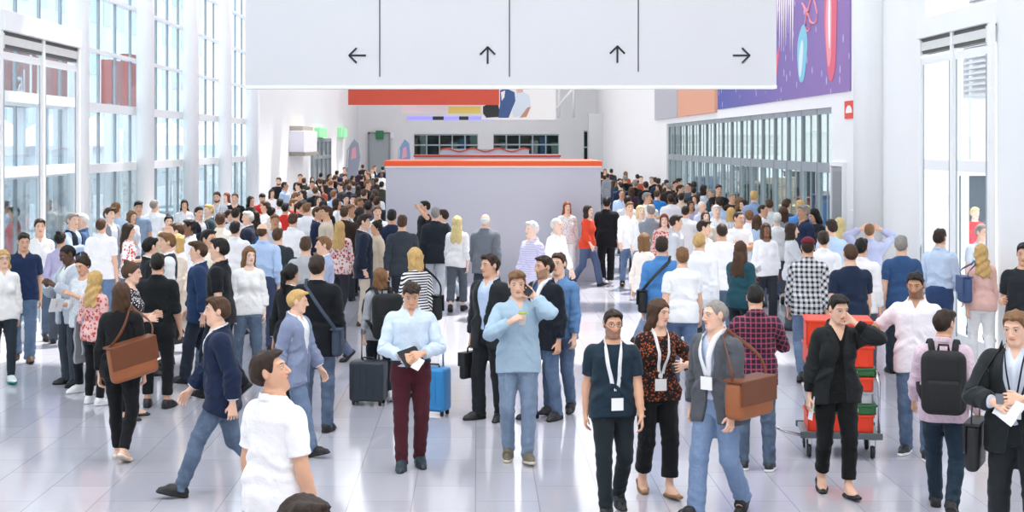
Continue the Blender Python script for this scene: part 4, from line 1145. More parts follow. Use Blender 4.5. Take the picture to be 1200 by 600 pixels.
# left far wall: white box light, green signs, steel doors, exit door
def lw(px): return RW*FP/(PX-px)
r = empty('wall_cabinet', (-RW-.1, 56, 2.62)); tag(r, 'boxy white wall cabinet with dark lower lip on the far left wall', 'cabinet')
MB().box(0,.55,-2.2,2.2,0,.8).build('body', noisy('lilac_white', 'e6e4ee', .5, .02, 1), r, .02); MB().box(0,.6,-2.25,2.25,-.14,0).build('lower_lip', noisy('warm_grey_lip', '8f8c84', .6, .05, 2), r, .01); MB().box(0,.5,-2.1,1.2,.8,.98).build('top_tray', noisy('warm_grey_tray', 'b3aca0', .6, .05, 2), r, .01)
GRN = plain('sign_green', '8ed29c', .5, emit=.25)
for px, lab in ((376,'pale green lit sign above the steel doors on the left wall'),(401,'second pale green lit sign, further along the left wall')):
    y = lw(px); o = slab('emergency_sign', GRN, -RW-.1, -RW+.12, y-1.6, y+1.6, wz(161,y), wz(150,y), lab, 'sign')
r = empty('door_4', (-RW-.08, lw(378), 0)); struct(r, 'steel double door with glass panels on the far left wall', 'door'); dh = 3.6
f = MB()
for k in range(5): f.box(-.02,.10,-dh+2*dh*k/4-.08,-dh+2*dh*k/4+.08,0,3.15)
for z in (.1,2.35,3.1): f.box(-.02,.09,-dh,dh,z-.08,z+.08)
f.build('door_frame', ALUD, r); MB().box(-.01,.02,-dh,dh,0,3.1).build('door_leaf', noisy('steel_leaf', '9aa3a6', .35, .08, 1, metal=.3), r)
r = empty('door_5', (wx(444,84.6), 84.9, 0)); struct(r, 'grey exit door at the far left end', 'door')
MB().box(-.55,.55,-.05,.02,0,3.5).build('door_leaf', noisy('grey_exit_leaf', 'a9b0b4', .5, .05, 2), r); MB().box(-.65,-.55,-.1,.02,0,3.6).box(.55,.65,-.1,.02,0,3.6).box(-.65,.65,-.1,.02,3.5,3.6).build('door_frame', ALUD, r)
slab('exit_sign', plain('exit_green', '2f8050', .5), wx(440,84.5), wx(449,84.5), 84.70, 84.8, wz(163,84.5), wz(153,84.5), 'dark green exit sign board over the far grey door', 'sign')
slab('notice_sign', plain('white_notice', 'f4f4f6', .5), wx(455,84.5), wx(461,84.5), 84.85, 85, wz(162,84.5), wz(154,84.5), 'small white notice plate beside the far exit sign', 'notice')
# feather flags standing at the far left
for px, d, c1, lab in ((406,66,'8d93a3','pale grey feather flag on a pole at the far left'),(466,70,'7c93b8','blue feather flag with a pink tip by the exit door')):
    r = empty('feather_flag', (wx(px,d), d, 0)); tag(r, lab, 'flag')
    MB().tube([(0,0,0),(0,0,1.6),(.05,0,2.6),(.3,0,3.2)], .02).build('pole', ALU, r)
    MB().poly([(.02,-.01,1.3),(.5,-.01,1.5),(.62,-.01,2.3),(.55,-.01,2.95),(.35,-.01,3.15),(.12,-.01,2.8)], (0,.02,0)).build('flag_cloth', plain('flag_'+c1, c1, .7), r)
    MB().poly([(.2,-.016,2.2),(.45,-.016,2.3),(.42,-.016,2.8),(.25,-.016,2.7)], (0,.005,0)).build('print_patch', plain('flag_pink', 'd99aa8', .7), r)
    MB().lathe([(.28,0),(.28,.03),(.05,.06)], n=20).build('base', ALUD, r)
# white pier with door edge at the far right
struct(MB().box(wx(690,80), RW, 80, 81, 0, 4.6).build('wall_pier', noisy('pier_grey', 'd2d3d6', .6, .03, 1)), 'grey pier across the right of the far end', 'wall')
# roof struts seen at the far end
for k, (x0, z0, x1, z1) in enumerate(((wx(640,82), 4.3, wx(700,82), 7.6),(wx(655,82),4.4,wx(655,82),8),(wx(672,82),4.4,wx(672,82),8))):
    struct(MB().tube([(x0,82,z0),(x1,82,z1)], .07, 12).build('trim_%d' % (k+1), WHITE2), 'white roof strut at the far end', 'strut')
# ------------------------------------------------------------------ outside
def house(x0, x1, y0, y1, h, col, label, banner=None):
    r = empty('outside_building', ((x0+x1)/2, (y0+y1)/2, -.02)); tag(r, label, 'building'); a, b = (x1-x0)/2, (y1-y0)/2
    MB().box(-a,a,-b,b,0,h).build('wall', noisy('house_'+col, col, .8, .06, .4), r); MB().box(-a-.15,a+.15,-b-.15,b+.15,h,h+.25).build('roof_edge', WHITE2, r)
    for k in range(int(2*b//3.2)):
        for j in range(int(h//3)):
            yy = -b+1.2+k*3.2; s = a if x0 < 0 else -a
            MB().box(s-.05 if s > 0 else s-.02, s+.02 if s > 0 else s+.05, yy, yy+1.7, .9+j*3, 2.3+j*3).build('window', plain('house_pane', '9fb4c4', .2), r)
    return r
house(-34,-22,52,118,24,'cbd3da','pale grey building across the forecourt beyond the left windows')
house(20,30,24,60,9,'e4e6e8','pale building outside beyond the right entrance')
RB = noisy('brick_red_cladding', 'b0574c', .8, .08, 1)
def redbox(x, y0, y1, z0, z1, lab, txt=None, tz=.3, size=.5, ty=0):
    r = empty('red_hoarding', (x, (y0+y1)/2, 0)); tag(r, lab, 'hoarding', 'red hoardings outside the left windows'); b = (y1-y0)/2
    MB().box(-.15,.15,-b,b,z0,z1).build('board', RB, r, .01)
    MB().box(-.1,.1,-b+.1,-b+.3,0,z0).box(-.1,.1,b-.3,b-.1,0,z0).build('post', WHITE2, r)
    if txt:
        cu = bpy.data.curves.new('lettering', 'FONT'); cu.body = txt; cu.size = size; cu.extrude = .01; cu.align_x = 'CENTER'
        tmp = bpy.data.objects.new('tmp', cu); C.objects.link(tmp); me = bpy.data.meshes.new_from_object(tmp.evaluated_get(bpy.context.evaluated_depsgraph_get())); bpy.data.objects.remove(tmp)
        me.materials.clear(); o = bpy.data.objects.new('lettering', me); C.objects.link(o); o.parent = r; o.location = (.17, ty, z0+tz); o.rotation_euler = (PI/2,0,PI/2); me.materials.append(plain('letter_white', 'f4f2f2', .6))
    return r
redbox(-9.6, 28.0, 30.6, 3.7, 5.05, 'red hoarding with white lettering outside the left entrance', 'ital', .30, .70, .50)
redbox(-9.6, 31.7, 32.25, 3.85, 4.95, 'thin strip of red hoarding outside, between the left entrance leaves')
redbox(-9.6, 33.0, 34.0, 3.85, 5.6, 'red hoarding with a white letter outside, before the nearest column', 'A', .95, .5)
redbox(-10.4, 40.6, 41.8, 4.06, 5.3, 'narrow red hoarding seen between the first two columns')
redbox(-10.4, 42.8, 44.0, 4.06, 5.6, 'tallest narrow red hoarding beyond the second column')
# white pagoda tents outside
for k in range(7):
    y = 33+k*6.0; x = -13.0-(k%2)*.4
    r = empty('pagoda_tent', (x, y, -.02)); tag(r, 'white pointed tent outside beyond the left windows', 'tent', 'white pointed tents outside')
    MB().box(-1.4,1.4,-1.3,1.3,1.9,2.9).build('valance', noisy('tent_white', 'f2f3f5', .8, .02, 1), r)
    m = MB(); b = len(m.v); m.v += [(-1.45,-1.35,2.9),(1.45,-1.35,2.9),(1.45,1.35,2.9),(-1.45,1.35,2.9),(0,0,4.0)]
    for q in ((0,1,4),(1,2,4),(2,3,4),(3,0,4),(3,2,1,0)): m.f.append(q); m.sm.append(False); m.mi.append(0)
    m.build('roof_peak', noisy('tent_white', 'f2f3f5', .8, .02, 1), r)
    for sx in (-1,1):
        for sy in (-1,1): MB().tube([(sx*1.35,sy*1.25,0),(sx*1.35,sy*1.25,2.4)], .05).build('leg', WHITE2, r)
# louvred wall outside the right entrance
r = empty('louvre_screen', (9.4, 27.1, -.02)); tag(r, 'white louvred screen outside, seen through the right entrance glass', 'screen')
m = MB()
for z0, z1 in ((3.85,4.85),(5.35,6.8)):
    k = 0
    while z0+k*.105 < z1: m.box(-.05,.05,-.85,.85,z0+k*.105,z0+k*.105+.05); k += 1
m.build('slats', noisy('louvre_grey', 'b9bbc4', .6, .05, 2), r); MB().box(-.06,.06,-.95,-.85,0,6.9).box(-.06,.06,.85,.95,0,6.9).box(.1,.14,-.85,.85,2.6,6.9).box(-.06,.1,-.85,.85,4.9,5.3).build('frame', WHITE2, r)
r = empty('kiosk', (10.9, 30.6, -.02)); tag(r, 'dark slate kiosk with white pillar outside the right entrance', 'kiosk')
MB().box(-.9,.9,-.6,.6,0,2.3).build('body', noisy('kiosk_slate', '45545c', .6, .15, 3), r, .02); MB().box(-1,1,-.7,.7,2.3,2.45).box(-.25,.12,-.66,-.6,0,2.3).build('white_pillar', WHITE2, r, .01); MB().box(.3,.75,-.62,-.6,.5,2.0).build('screen', plain('kiosk_blue', '5f83ac', .3), r)
# side hall behind the glazed doors on the right
struct(MB().box(16, 16.3, 26, 62, 0, 6).build('wall_side', noisy('side_hall_wall', 'c3cbcb', .8, .1, .5)), 'pale wall of the side hall behind the glazed doors', 'wall')
sc = ['2f3b40','e9e4da','c78f5a','3f6ea8','e8e8ea','56605f','d8c7a4','8a3c34','ececec','4a5f58','e3d0b8','2a2f36']
for k in range(20):
    y = 30+k*1.75; hh = 1.1+1.0*((k*7)%6)/6
    o = MB().box(-.45,.45,-.5,.5,0,hh).box(-.5,.5,-.55,.55,hh,hh+.05).box(-.47,.47,-.52,.52,0,.08).build('exhibit_counter', plain('exhibit_'+sc[k%12], sc[k%12], .6), None, .01, (9.2+(k%3)*1.1, y+2.2, -.02))
    tag(o, 'exhibit counter glimpsed through the glazed doors of the side hall', 'counter', 'exhibit counters in the side hall')
# ------------------------------------------------------------------ light
SC = bpy.context.scene
w = bpy.data.worlds.new('world'); SC.world = w; w.use_nodes = True
bg = w.node_tree.nodes['Background']; bg.inputs[0].default_value = (.97,.985,1.0,1); bg.inputs[1].default_value = 1.7
l = bpy.data.lights.new('sun', 'SUN'); l.energy = 5.0; l.angle = D(2.5); l.color = (1,.965,.90)
so = bpy.data.objects.new('sun', l); C.objects.link(so); so.rotation_euler = Vector((-.18,-.42,-1.0)).to_track_quat('-Z','Y').to_euler()
# fill lamps added overhead, out of view, to brighten the near figures
for y in (2, 5, 9, 13.5):
    for x in (-4, 0, 4):
        r = empty('added_fill_lamp', (x, y, 10.99)); tag(r, 'unseen square white fill lamp added overhead', 'lamp', 'added fill lamps')
        MB().box(-1.2,1.2,-.8,.8,-.08,0).build('housing', WHITE2, r, .01)
        MB().box(-1.12,1.12,-.72,.72,-.09,-.081).build('diffuser', plain('fill_lamp_diffuser', 'ffffff', .5, emit=7.5), r)
vs = SC.view_settings; vs.view_transform = 'Standard'; vs.look = 'None'; vs.exposure = 0.58; vs.gamma = 1.0; vs.use_curve_mapping = False
SC.cycles.max_bounces = 10; SC.cycles.diffuse_bounces = 5; SC.cycles.transparent_max_bounces = 24
# ------------------------------------------------------------------ poses
def walk(sd='L', st=.34, swing=1.0, **k):
    o = 'R' if sd == 'L' else 'L'; a = 1 if sd == 'L' else -1
    p = {'feet': {sd: (.08*a, st, -14 if st > .25 else -6, 5), o: (-.08*a, -st*.95, 40 if st > .25 else 24, 4)}, 'hyaw': -7*a, 'tyaw': 5*a, 'lean': 3, 'centre': 1}
    f = dict(u=(.13, -.30*swing, -1), f=(.07, -.70*swing, -1)); b = dict(u=(.14, .30*swing, -1), f=(.05, .02, -1))
    def mir(d, s): return {q: ((v[0]*s,)+tuple(v[1:]) if isinstance(v, tuple) else v) for q, v in d.items()}
    sL, sR = (b, f) if sd == 'L' else (f, b)
    p['armL'] = mir(sL, 1); p['armR'] = mir(sR, -1); p.update(k); return p
def stand(**k):
    p = {'feet': {'L': (.12,.03,0,10), 'R': (-.12,-.02,0,12)}, 'armL': dict(u=(.15,.05,-1), f=(.05,-.15,-1)), 'armR': dict(u=(-.15,.02,-1), f=(-.05,-.22,-1))}
    p.update(k); return p
PH_L = dict(to=(.07,-.30,1.28), hint=(.7,.5,-.7), tw=35); PH_R = dict(to=(-.07,-.30,1.28), hint=(-.7,.5,-.7), tw=35)
EAR_L = dict(to=(.135,-.085,1.535), hint=(.75,-.45,-1.1), tw=20, hb=20, curl=35); EAR_R = dict(to=(-.135,-.085,1.535), hint=(-.75,-.45,-1.1), tw=20, hb=20, curl=35)
HOLD_L = dict(u=(.16,.08,-1), f=(.05,-1,.12), curl=30); HOLD_R = dict(u=(-.16,.08,-1), f=(-.05,-1,.12), curl=30)
STRAP_L = dict(to=(.12,-.17,1.33), hint=(.8,.3,-.8), tw=40, curl=40); STRAP_R = dict(to=(-.12,-.17,1.33), hint=(-.8,.3,-.8), tw=40, curl=40)
GRIP_L = dict(u=(.17,.02,-1), f=(.10,-.08,-1), curl=42); GRIP_R = dict(u=(-.17,.02,-1), f=(-.10,-.08,-1), curl=42)
CROSS_L = dict(to=(-.08,-.20,1.22), hint=(1,.2,-.5)); CROSS_R = dict(to=(.08,-.235,1.19), hint=(-1,.2,-.5))
TALK_L = dict(to=(.22,-.34,1.25), hint=(.7,.5,-.7), tw=-30); TALK_R = dict(to=(-.22,-.34,1.25), hint=(-.7,.5,-.7), tw=-30)
POC_L = dict(u=(.20,.14,-1), f=(-.06,-.22,-1), curl=30); POC_R = dict(u=(-.20,.14,-1), f=(.06,-.22,-1), curl=30)
POSES = {
 'w1': walk('L'), 'w2': walk('R'), 'w3': walk('L', .22, .6), 'w4': walk('R', .22, .6), 'wd1': walk('L', .24, .5, head=(0,16,0)),
 'wp1': walk('R', .26, .6, armL=PH_L, head=(8,20,0)), 'ws1': walk('L', .24, .6, armR=STRAP_R), 'ws2': walk('R', .24, .6, armL=STRAP_L),
 's1': stand(), 's2': stand(hroll=3, sway=.02, head=(18,4,0)), 's3': stand(armL=POC_L, armR=POC_R, head=(-15,0,3)), 's4': stand(armR=TALK_R, head=(-20,2,0)),
 's5': stand(armL=TALK_L, head=(22,3,0)), 's6': stand(armL=CROSS_L, armR=CROSS_R, head=(10,2,0)), 's7': stand(armL=PH_L, armR=PH_R, head=(0,26,0)),
 's8': stand(armR=HOLD_R, head=(-8,8,0)), 's9': stand(armL=HOLD_L, armR=POC_R, head=(25,0,-3)), 'up': stand(head=(15,-16,0)), 'e1': stand(armL=EAR_L, head=(-8,6,-6)), 'e2': stand(armR=EAR_R, head=(8,6,6)),
 'b1': stand(armL=STRAP_L, head=(30,0,0)), 'b2': stand(armR=STRAP_R, head=(-30,0,0)),
}
def outfit(code, g):
    """'jk:jacket:shirt' etc -> tops list; second half after | is the bottom"""
    a, _, b = code.partition('|'); tops = []
    q = a.split(':'); k = q[0]; c = q[1] if len(q) > 1 else 'ffffff'
    def cl(c): return tuple(c.split('/'))   # colour/pattern/colour2
    if k == 'sh': tops = [dict(name='shirt', c=cl(c), neck='collar', hem=.96)]
    if k == 'un': tops = [dict(name='shirt', c=cl(c), neck='collar', hem=.82, fill=.8, o=.014)]
    if k == 'ro': tops = [dict(name='shirt', c=cl(c), neck='collar', hem=.82, fill=.8, o=.014, sleeve=.30, loose=.008)]
    if k == 'tee': tops = [dict(name='t_shirt', c=cl(c), sleeve=.20, hem=.84, fill=.75, o=.013, loose=.010)]
    if k == 'po': tops = [dict(name='polo_shirt', c=cl(c), sleeve=.21, hem=.83, fill=.8, o=.014, neck='collar', loose=.010)]
    if k == 'bl': tops = [dict(name='blouse', c=cl(c), hem=.84, fill=.5, o=.015, neck='v' if not g else 'scoop', sleeve=.44, loose=.012)]
    if k == 'tk': tops = [dict(name='blouse', c=cl(c), hem=.84, fill=.7, o=.016, neck='scoop', sleeve=.0)]
    if k == 'sw': tops = [dict(name='sweater', c=cl(c), hem=.83, fill=.7, o=.020, loose=.008)]
    if k == 'jk': tops = [dict(name='shirt', c=cl(q[2] if len(q) > 2 else 'e8ecf0'), neck='collar', hem=.96), dict(name='jacket', c=cl(c), o=.024, loose=.007, hem=.76, open=1.08, neck='open', fill=.3, sleeve=.49, flare=.05)]
    if k == 'bz': tops = [dict(name='t_shirt', c=cl(q[2] if len(q) > 2 else '15171a'), neck='v', hem=.90), dict(name='jacket', c=cl(c), o=.022, loose=.007, hem=.80, open=1.30, neck='open', fill=.3, sleeve=.42)]
    if k == 've': tops = [dict(name='shirt', c=cl(q[2] if len(q) > 2 else 'e8ecf0'), neck='collar', hem=.96), dict(name='waistcoat', c=cl(c), o=.022, hem=.90, open=1.14, neck='open', fill=.3, sleeve=0, lapel=0)]
    if k == 'ct': tops = [dict(name='coat', c=cl(c), o=.026, loose=.010, hem=.52, fill=.5, neck='v', flare=.10)]
    if k == 'dr': tops = [dict(name='blouse', c=cl(c), hem=.94, fill=.2, o=.014, neck='scoop', sleeve=.18, loose=.006)]
    q = b.split(':'); k = q[0]; c = q[1] if len(q) > 1 else '20242c'; fem = g
    bt = {'tr': dict(fit='reg'), 'sl': dict(fit='slim'), 'jn': dict(fit='slim'), 'wj': dict(fit='reg'), 'cr': dict(fit='slim', hem=.15), 'lg': dict(fit='skin', hem=.10), 'wd': dict(fit='wide'), 'cw': dict(fit='reg', hem=.17)}.get(k)
    if k == 'sk': bt = dict(name='skirt', hem=.50)
    if bt is None: bt = dict(fit='slim')
    bt['c'] = (c, 'denim', '8aa0b8') if k in ('jn','wj') else cl(c)
    return tops, bt
TAKEN = []
def blocked(x, y):
    if x < -6.45 and y < 60 and min(abs(y-c) for c in COLY) < .50 and x > -7.5: return True
    if y < 60 and -7.65 < x < -6.62 or y > 46 and x < -6.5 and x > -8: return True
    if x > 6.2 or (x < -6.62 and y < 46): return True
    if x > 6.1 and abs(y-25) < .7: return True
    if -2.25 < x < 2.95 and 30.55 < y < 34.5: return True
    if 8.3 < y-20 < 11 and -9.9 < x < -9.2: return True
    return False
def settle(px, hy, d, H):
    best = None
    for k in range(0, 20):
        for sg in (1,-1):
            for dp in (0, 3, -3, 6, -6):
                q = d+sg*k*.14*(d/22); h = CH-(hy-PY)*q/FP
                if not 1.50 <= h <= 1.93: continue
                x = wx(px+dp, q)
                if blocked(x, q) or any((x-a)**2+(q-b)**2 < (.62 if q < 32 else .50)**2 for a, b in TAKEN): continue
                cost = k+abs(dp)*.6
                if best is None or cost < best[0]: best = (cost, px+dp, q, h)
    if best is None:
        for k in range(60):
            q = 6.15*FP/max(abs(px-PX), 30)*(1-.012*k) if abs(px-PX) > 100 else d*(1-.012*k)
            x = wx(px, q)
            if not blocked(x, q) and all((x-a)**2+(q-b)**2 > .45**2 for a, b in TAKEN): return px, q, H
        print('UNSETTLED', px, hy); return px, d, H
    return best[1:]
def P(px, hy, H, rot, g, skin_, hair, code, pose, label, feet=None, shoes=None, pid=None, **kw):
    d = CH*FP/(feet-PY) if feet else FP*(CH-H)/(hy-PY)
    if feet: H = CH-(hy-PY)*d/FP
    elif not kw.get('group', '').startswith('people outside'): px, d, H = settle(px, hy, d, H)
    TAKEN.append((wx(px,d), d))
    hs, hc = hair.split('/') if hair else ('none','d')
    tops, bt = outfit(code, g)
    ps = POSES[pose] if isinstance(pose, str) else pose
    if isinstance(pose, str): pid = (pose, g)
    if shoes is None: shoes = ('sneaker','e8e8e8','f4f4f4') if bt['c'][0] in ('f0f0f0',) else ('dress','1b1b1d','101010')
    return person(label, wx(px, d), d, rot, H, g, ps, pid, skin_, (hs, hc), tops, bt, shoes, **kw)
SNK = ('sneaker','2b3036','f2f2f2'); BRN = ('dress','5a3a24','2a1a12'); FLT = ('flat','17181a','101010'); WSN = ('sneaker','eeeeee','f6f6f6')
LAN = ('f2f3f4', 1.12, .030); LAN2 = ('eef0f2', 1.18, .022)
E_ = {}
def F_(key, *a, **k): E_[key] = P(*a, **k)
# ------------------------------------------------------------------ nearest figures
F_('polo', 320, 413, 1.75, 150, 0, 'c', 'short/d', 'po:f6f6f7|jn:3a4658', stand(tyaw=-12, head=(-52,-16,0), armL=dict(u=(.2,.0,-1), f=(.12,-.35,-1)), armR=dict(u=(-.22,.02,-1), f=(-.14,-.30,-1))), 'person in plain white polo shirt with head tilted up, closest large figure')
F_('edgehead', 342, 579, 1.74, 60, 0, 'c', 'short/d', 'tee:3a3f48|jn:2c3648', 'w4', 'person almost wholly below the picture edge, only the crown of the head showing')
F_('navyblazer', 268, 340, 1.72, -80, 0, 'b', 'short/n', 'jk:17243f:e6e9ee|jn:26344f', walk('L', .42, 1.1, lean=6), 'person in navy blazer and dark jeans taking a long stride beside the white polo', feet=578)
F_('greyblazer', 340, 338, 1.70, 75, 0, 'b', 'short/b', 'jk:8590ab:eef0f4|jn:5a6c8c', walk('R', .30, .8, head=(20,6,0)), 'person in pale grey-blue blazer and light jeans striding just behind white polo', feet=532)
F_('satchel', 140, 332, 1.68, 172, 1, 'b', 'bob/n', 'sw:15171a|lg:14161a', walk('L', .16, .3, armR=GRIP_R), 'person in black top and black leggings walking away with a tan satchel', feet=540, shoes=('flat','eae6e0','c9b9a4'))
F_('blackback', 184, 298, 1.74, 176, 0, 'c', 'short/k', 'ro:15191c|cr:14171a', stand(armL=HOLD_L, armR=dict(u=(-.2,.10,-1), f=(-.05,-.55,-1)), head=(8,4,0)), 'person in black shirt, back turned, cropped black trousers showing bare ankles', feet=478)
F_('greycoatarm', 110, 318, 1.64, 150, 1, 'a', 'wavy/b', 'bl:e5b9b4/floral/c8504c|lg:17191c', stand(armL=dict(u=(.2,.1,-1), f=(.1,-1,.0)), head=(10,6,0)), 'person in pink patterned top with a grey coat over one arm', feet=474, shoes=WSN)
F_('redneck', 150, 308, 1.66, 95, 1, 'b', 'bun/n', 'bl:1a1c20/speckle/e8e8ea|lg:17191c', stand(head=(0,8,0), armL=HOLD_L, armR=HOLD_R), 'person in black speckled blouse in profile beside the black-shirted back', shoes=FLT)
F_('whitesun', 3, 292, 1.65, 25, 1, 'b', 'wavy/b', 'un:f1efec|lg:2a333c', walk('L', .22, .5), 'person in loose white shirt and teal-soled trainers at the picture edge', feet=447, shoes=('sneaker','dfe9e6','2f9a8c'), glasses='202020')
F_('navypolo', 27, 272, 1.76, 18, 0, 'c', 'short/d', 'po:1d2d4f|wj:2f4668', walk('L', .22, .6, armR=HOLD_R, head=(5,12,0)), 'person in navy polo shirt and blue jeans with a white cup', feet=423, shoes=BRN)
F_('whitestrap', 46, 256, 1.68, 20, 1, 'b', 'short/d', 'un:f4f3f0|jn:39485e', 'w3', 'person in loose white shirt with a thin tan strap behind the navy polo')
F_('greysuitlook', 85, 286, 1.72, -40, 0, 'f', 'crop/k', 'jk:b9bfc9:eef0f2|tr:3d454f', stand(armL=PH_L, armR=PH_R, head=(-6,24,0)), 'person in light grey blazer looking down at their hands near the first column', lanyard=LAN2)
F_('whitegreytop', 101, 299, 1.62, -25, 1, 'c', 'bun/d', 'bl:e2e3e6/speckle/c9ccd2|lg:1a2026', stand(armL=PH_L, armR=HOLD_R, head=(0,20,0)), 'person in pale grey blouse and black trousers with a brochure in hand', shoes=WSN)
F_('whiteback', 118, 256, 1.78, 176, 0, 'b', 'crop/n', 'po:f4f4f6|jn:4a6a94', 's1', 'broad person in white short-sleeved shirt and jeans, back turned, by the first column', lod=1)
F_('vest', 83, 250, 1.76, 80, 0, 'b', 'short/g', 've:1f2731:a9bfdc|jn:4a5d7c', 's4', 'person in dark waistcoat over pale blue sleeves facing the blue shirt')
F_('blueold', 98, 251, 1.72, -75, 0, 'b', 'short/w', 'sh:3d5b86|tr:2d3644', 's9', 'person in mid-blue shirt facing the dark waistcoat')
F_('palebluebk', 135, 238, 1.76, 165, 0, 'b', 'short/l', 'sh:b9cfe6|tr:39455a', 's1', 'person in pale blue shirt, back turned, between the first two columns')
F_('curlyface', 160, 236, 1.74, 5, 0, 'c', 'quiff/k', 'tee:8a9db4|jn:39455a', 's2', 'person in grey-blue t-shirt facing the viewer beneath the second column')
F_('browncrop', 153, 247, 1.64, 60, 1, 'b', 'bob/l', 'bl:d9dde6|tr:5a6270', 's8', 'person in pale blouse in front of the grey-blue t-shirt')
F_('whitetee2', 181, 234, 1.78, 172, 0, 'b', 'crop/g', 'tee:f2f2f4|jn:5d7290', 's3', 'person in plain white t-shirt, back turned, at the second column')
F_('redwhite', 148, 262, 1.66, 100, 1, 'c', 'long/d', 'bl:f2eeee/floral/d2343c|jn:34435c', 's8', 'person in white top splashed with red, seen in profile')
F_('darkcap', 174, 279, 1.74, 110, 0, 'b', 'short/k', 'jk:191d22:eceef0|tr:191d22', 's9', 'person in black suit in profile, directly behind the black-shirted back', lanyard=LAN2)
F_('vestwhite', 198, 274, 1.76, -70, 0, 'b', 'quiff/l', 've:26303e:f2f4f6|tr:262c36', 's1', 'person in dark waistcoat and white sleeves, badge on chest, right of black suit', lanyard=LAN2)
F_('bluejkt', 238, 283, 1.74, -85, 0, 'b', 'quiff/n', 'jk:20375a:dfe5ee|tr:222a38', 'w3', 'person in royal blue blazer in profile behind the striding navy blazer')
F_('blackpolo', 264, 279, 1.78, -100, 0, 'b', 'short/k', 'po:15191f|tr:171a20', walk('L', .26, .5), 'person in black polo shirt with bare forearm, in profile', feet=466)
F_('whiteblouse', 289, 289, 1.66, 12, 1, 'a', 'long/l', 'bl:f3f2f0|jn:2f3c50', 's2', 'person in white blouse facing the viewer between the black polo and blue back')
F_('curlydark', 213, 234, 1.68, 20, 1, 'c', 'wavy/k', 'un:e9e9ec/check/cfd2da|tr:2d3138', 's8', 'person in pale checked shirt between second and third columns')
F_('darkjk233', 232, 243, 1.74, 60, 0, 'b', 'short/d', 'jk:1b2230:e8e8ec|tr:1b2230', 's4', 'person in dark suit turned towards the teal jacket')
F_('tealjk', 246, 240, 1.76, -70, 0, 'a', 'short/b', 'jk:2c424a:e9ecee|tr:2a333c', 's9', 'person in dark teal blazer facing the dark suit')
F_('trench', 212, 274, 1.66, -50, 1, 'a', 'bob/b', 'ct:e3d3c2|lg:d8cfc6', 'w4', 'person in long beige coat walking behind the waistcoat wearer', shoes=FLT)
F_('beardcheck', 255, 225, 1.80, 0, 0, 'b', 'short/n', 'sh:a9b2be/check/d9dde2|tr:343c48', 's8', 'person in grey checked shirt under the third column', beard='n', lanyard=LAN2)
F_('blackjk275', 275, 227, 1.76, 10, 0, 'b', 'short/l', 'bz:15181c:2a2d33|tr:15181c', 's3', 'person in open black jacket beside the checked shirt')
F_('redhair', 266, 226, 1.66, -30, 1, 'a', 'long/r', 'bl:c9ccd2|tr:39404c', 's1', 'person in pale grey blouse half hidden between checked shirt and black jacket')
F_('pattern276', 276, 244, 1.74, 170, 0, 'b', 'short/d', 'un:d6d9de/dots/8a93a2|jn:4a5a72', 's1', 'person in dotted pale shirt, back turned, before the black jacket')
F_('curl294', 293, 230, 1.66, 70, 1, 'c', 'wavy/k', 'sw:26262b|lg:202024', 's4', 'person in black sweater in profile left of the red top')
F_('redtop', 306, 227, 1.72, 0, 0, 'c', 'short/k', 'tee:d22f2a|jn:30384a', 's2', 'person in bright red t-shirt and dark cap facing the viewer', cap='23262c')
F_('black321', 321, 208, 1.78, 0, 0, 'b', 'short/d', 'tee:17191d|tr:17191d', 's8', 'person in black t-shirt standing tall below the sign corner', beard='d')
F_('dark317', 317, 222, 1.64, 15, 1, 'b', 'bob/n', 'bl:efeff0|tr:2a2e36', 's2', 'person in white blouse just below the tall black t-shirt')
F_('pale333', 333, 213, 1.80, 70, 0, 'd', 'crop/k', 'sh:b7c8e2|tr:2e3848', 's9', 'tall person in pale blue shirt turned towards the dark suits')
F_('dark346', 346, 204, 1.78, 0, 0, 'c', 'short/k', 'tee:2a2e35|tr:23272e', 's1', 'person in charcoal t-shirt whose head tops the group by the white wall')
F_('suit351', 351, 214, 1.76, -60, 0, 'b', 'short/d', 'jk:1a1e24:f2f3f4|tr:1a1e24', 's4', 'person in black suit and white shirt facing the tall pale blue shirt', lanyard=LAN2)
F_('w362', 362, 207, 1.66, 5, 1, 'a', 'long/n', 'tk:d6c3bc|tr:3a3f48', 's2', 'person in pale pink sleeveless top beside the black suit')
F_('whitehair292', 292, 248, 1.74, -80, 0, 'b', 'short/w', 'jk:20283a:f0f1f3|tr:20283a', 's9', 'person in navy suit with white shirt, in profile, near third column', lanyard=LAN2)
F_('white275', 275, 260, 1.74, 175, 0, 'b', 'short/k', 'po:f3f3f5|jn:44546c', 's1', 'person in white polo shirt, back turned, beside the navy suit')
F_('paleblue308', 308, 262, 1.80, 176, 0, 'b', 'bald/n', 'sh:b4cbeb|tr:3a4660', 's3', 'person in pale blue long-sleeved shirt, back turned, largest pale blue back', lod=1)
F_('greyblack324', 325, 268, 1.72, 170, 0, 'b', 'short/n', 'sw:33393f|tr:23272e', 's1', 'person in charcoal sweater, back turned, right of the pale blue back')
F_('white344', 344, 250, 1.76, 150, 0, 'b', 'short/n', 'sh:f4f4f6|tr:49515e', 's2', 'person in white shirt half turned away, before the red tops')
F_('red335', 334, 238, 1.70, 170, 0, 'c', 'short/k', 'tee:c9302c|jn:2c3444', 's1', 'person in dark red t-shirt, back turned, close to other red top')
F_('red341', 342, 233, 1.70, 60, 0, 'b', 'short/l', 'tee:e03a30|tr:30343c', 's2', 'person in scarlet t-shirt in profile behind the dark red back')
F_('pony337', 337, 309, 1.64, 140, 1, 'c', 'pony/k', 'jk:15181c:e4e6e8|lg:15181c', 'w3', 'person in black jacket just behind the pale grey-blue blazer')
F_('grey358', 358, 278, 1.72, 178, 0, 'b', 'short/n', 'tee:b3b4b8|jn:3c4c66', 's1', 'person in heather grey t-shirt, back turned', lod=1)
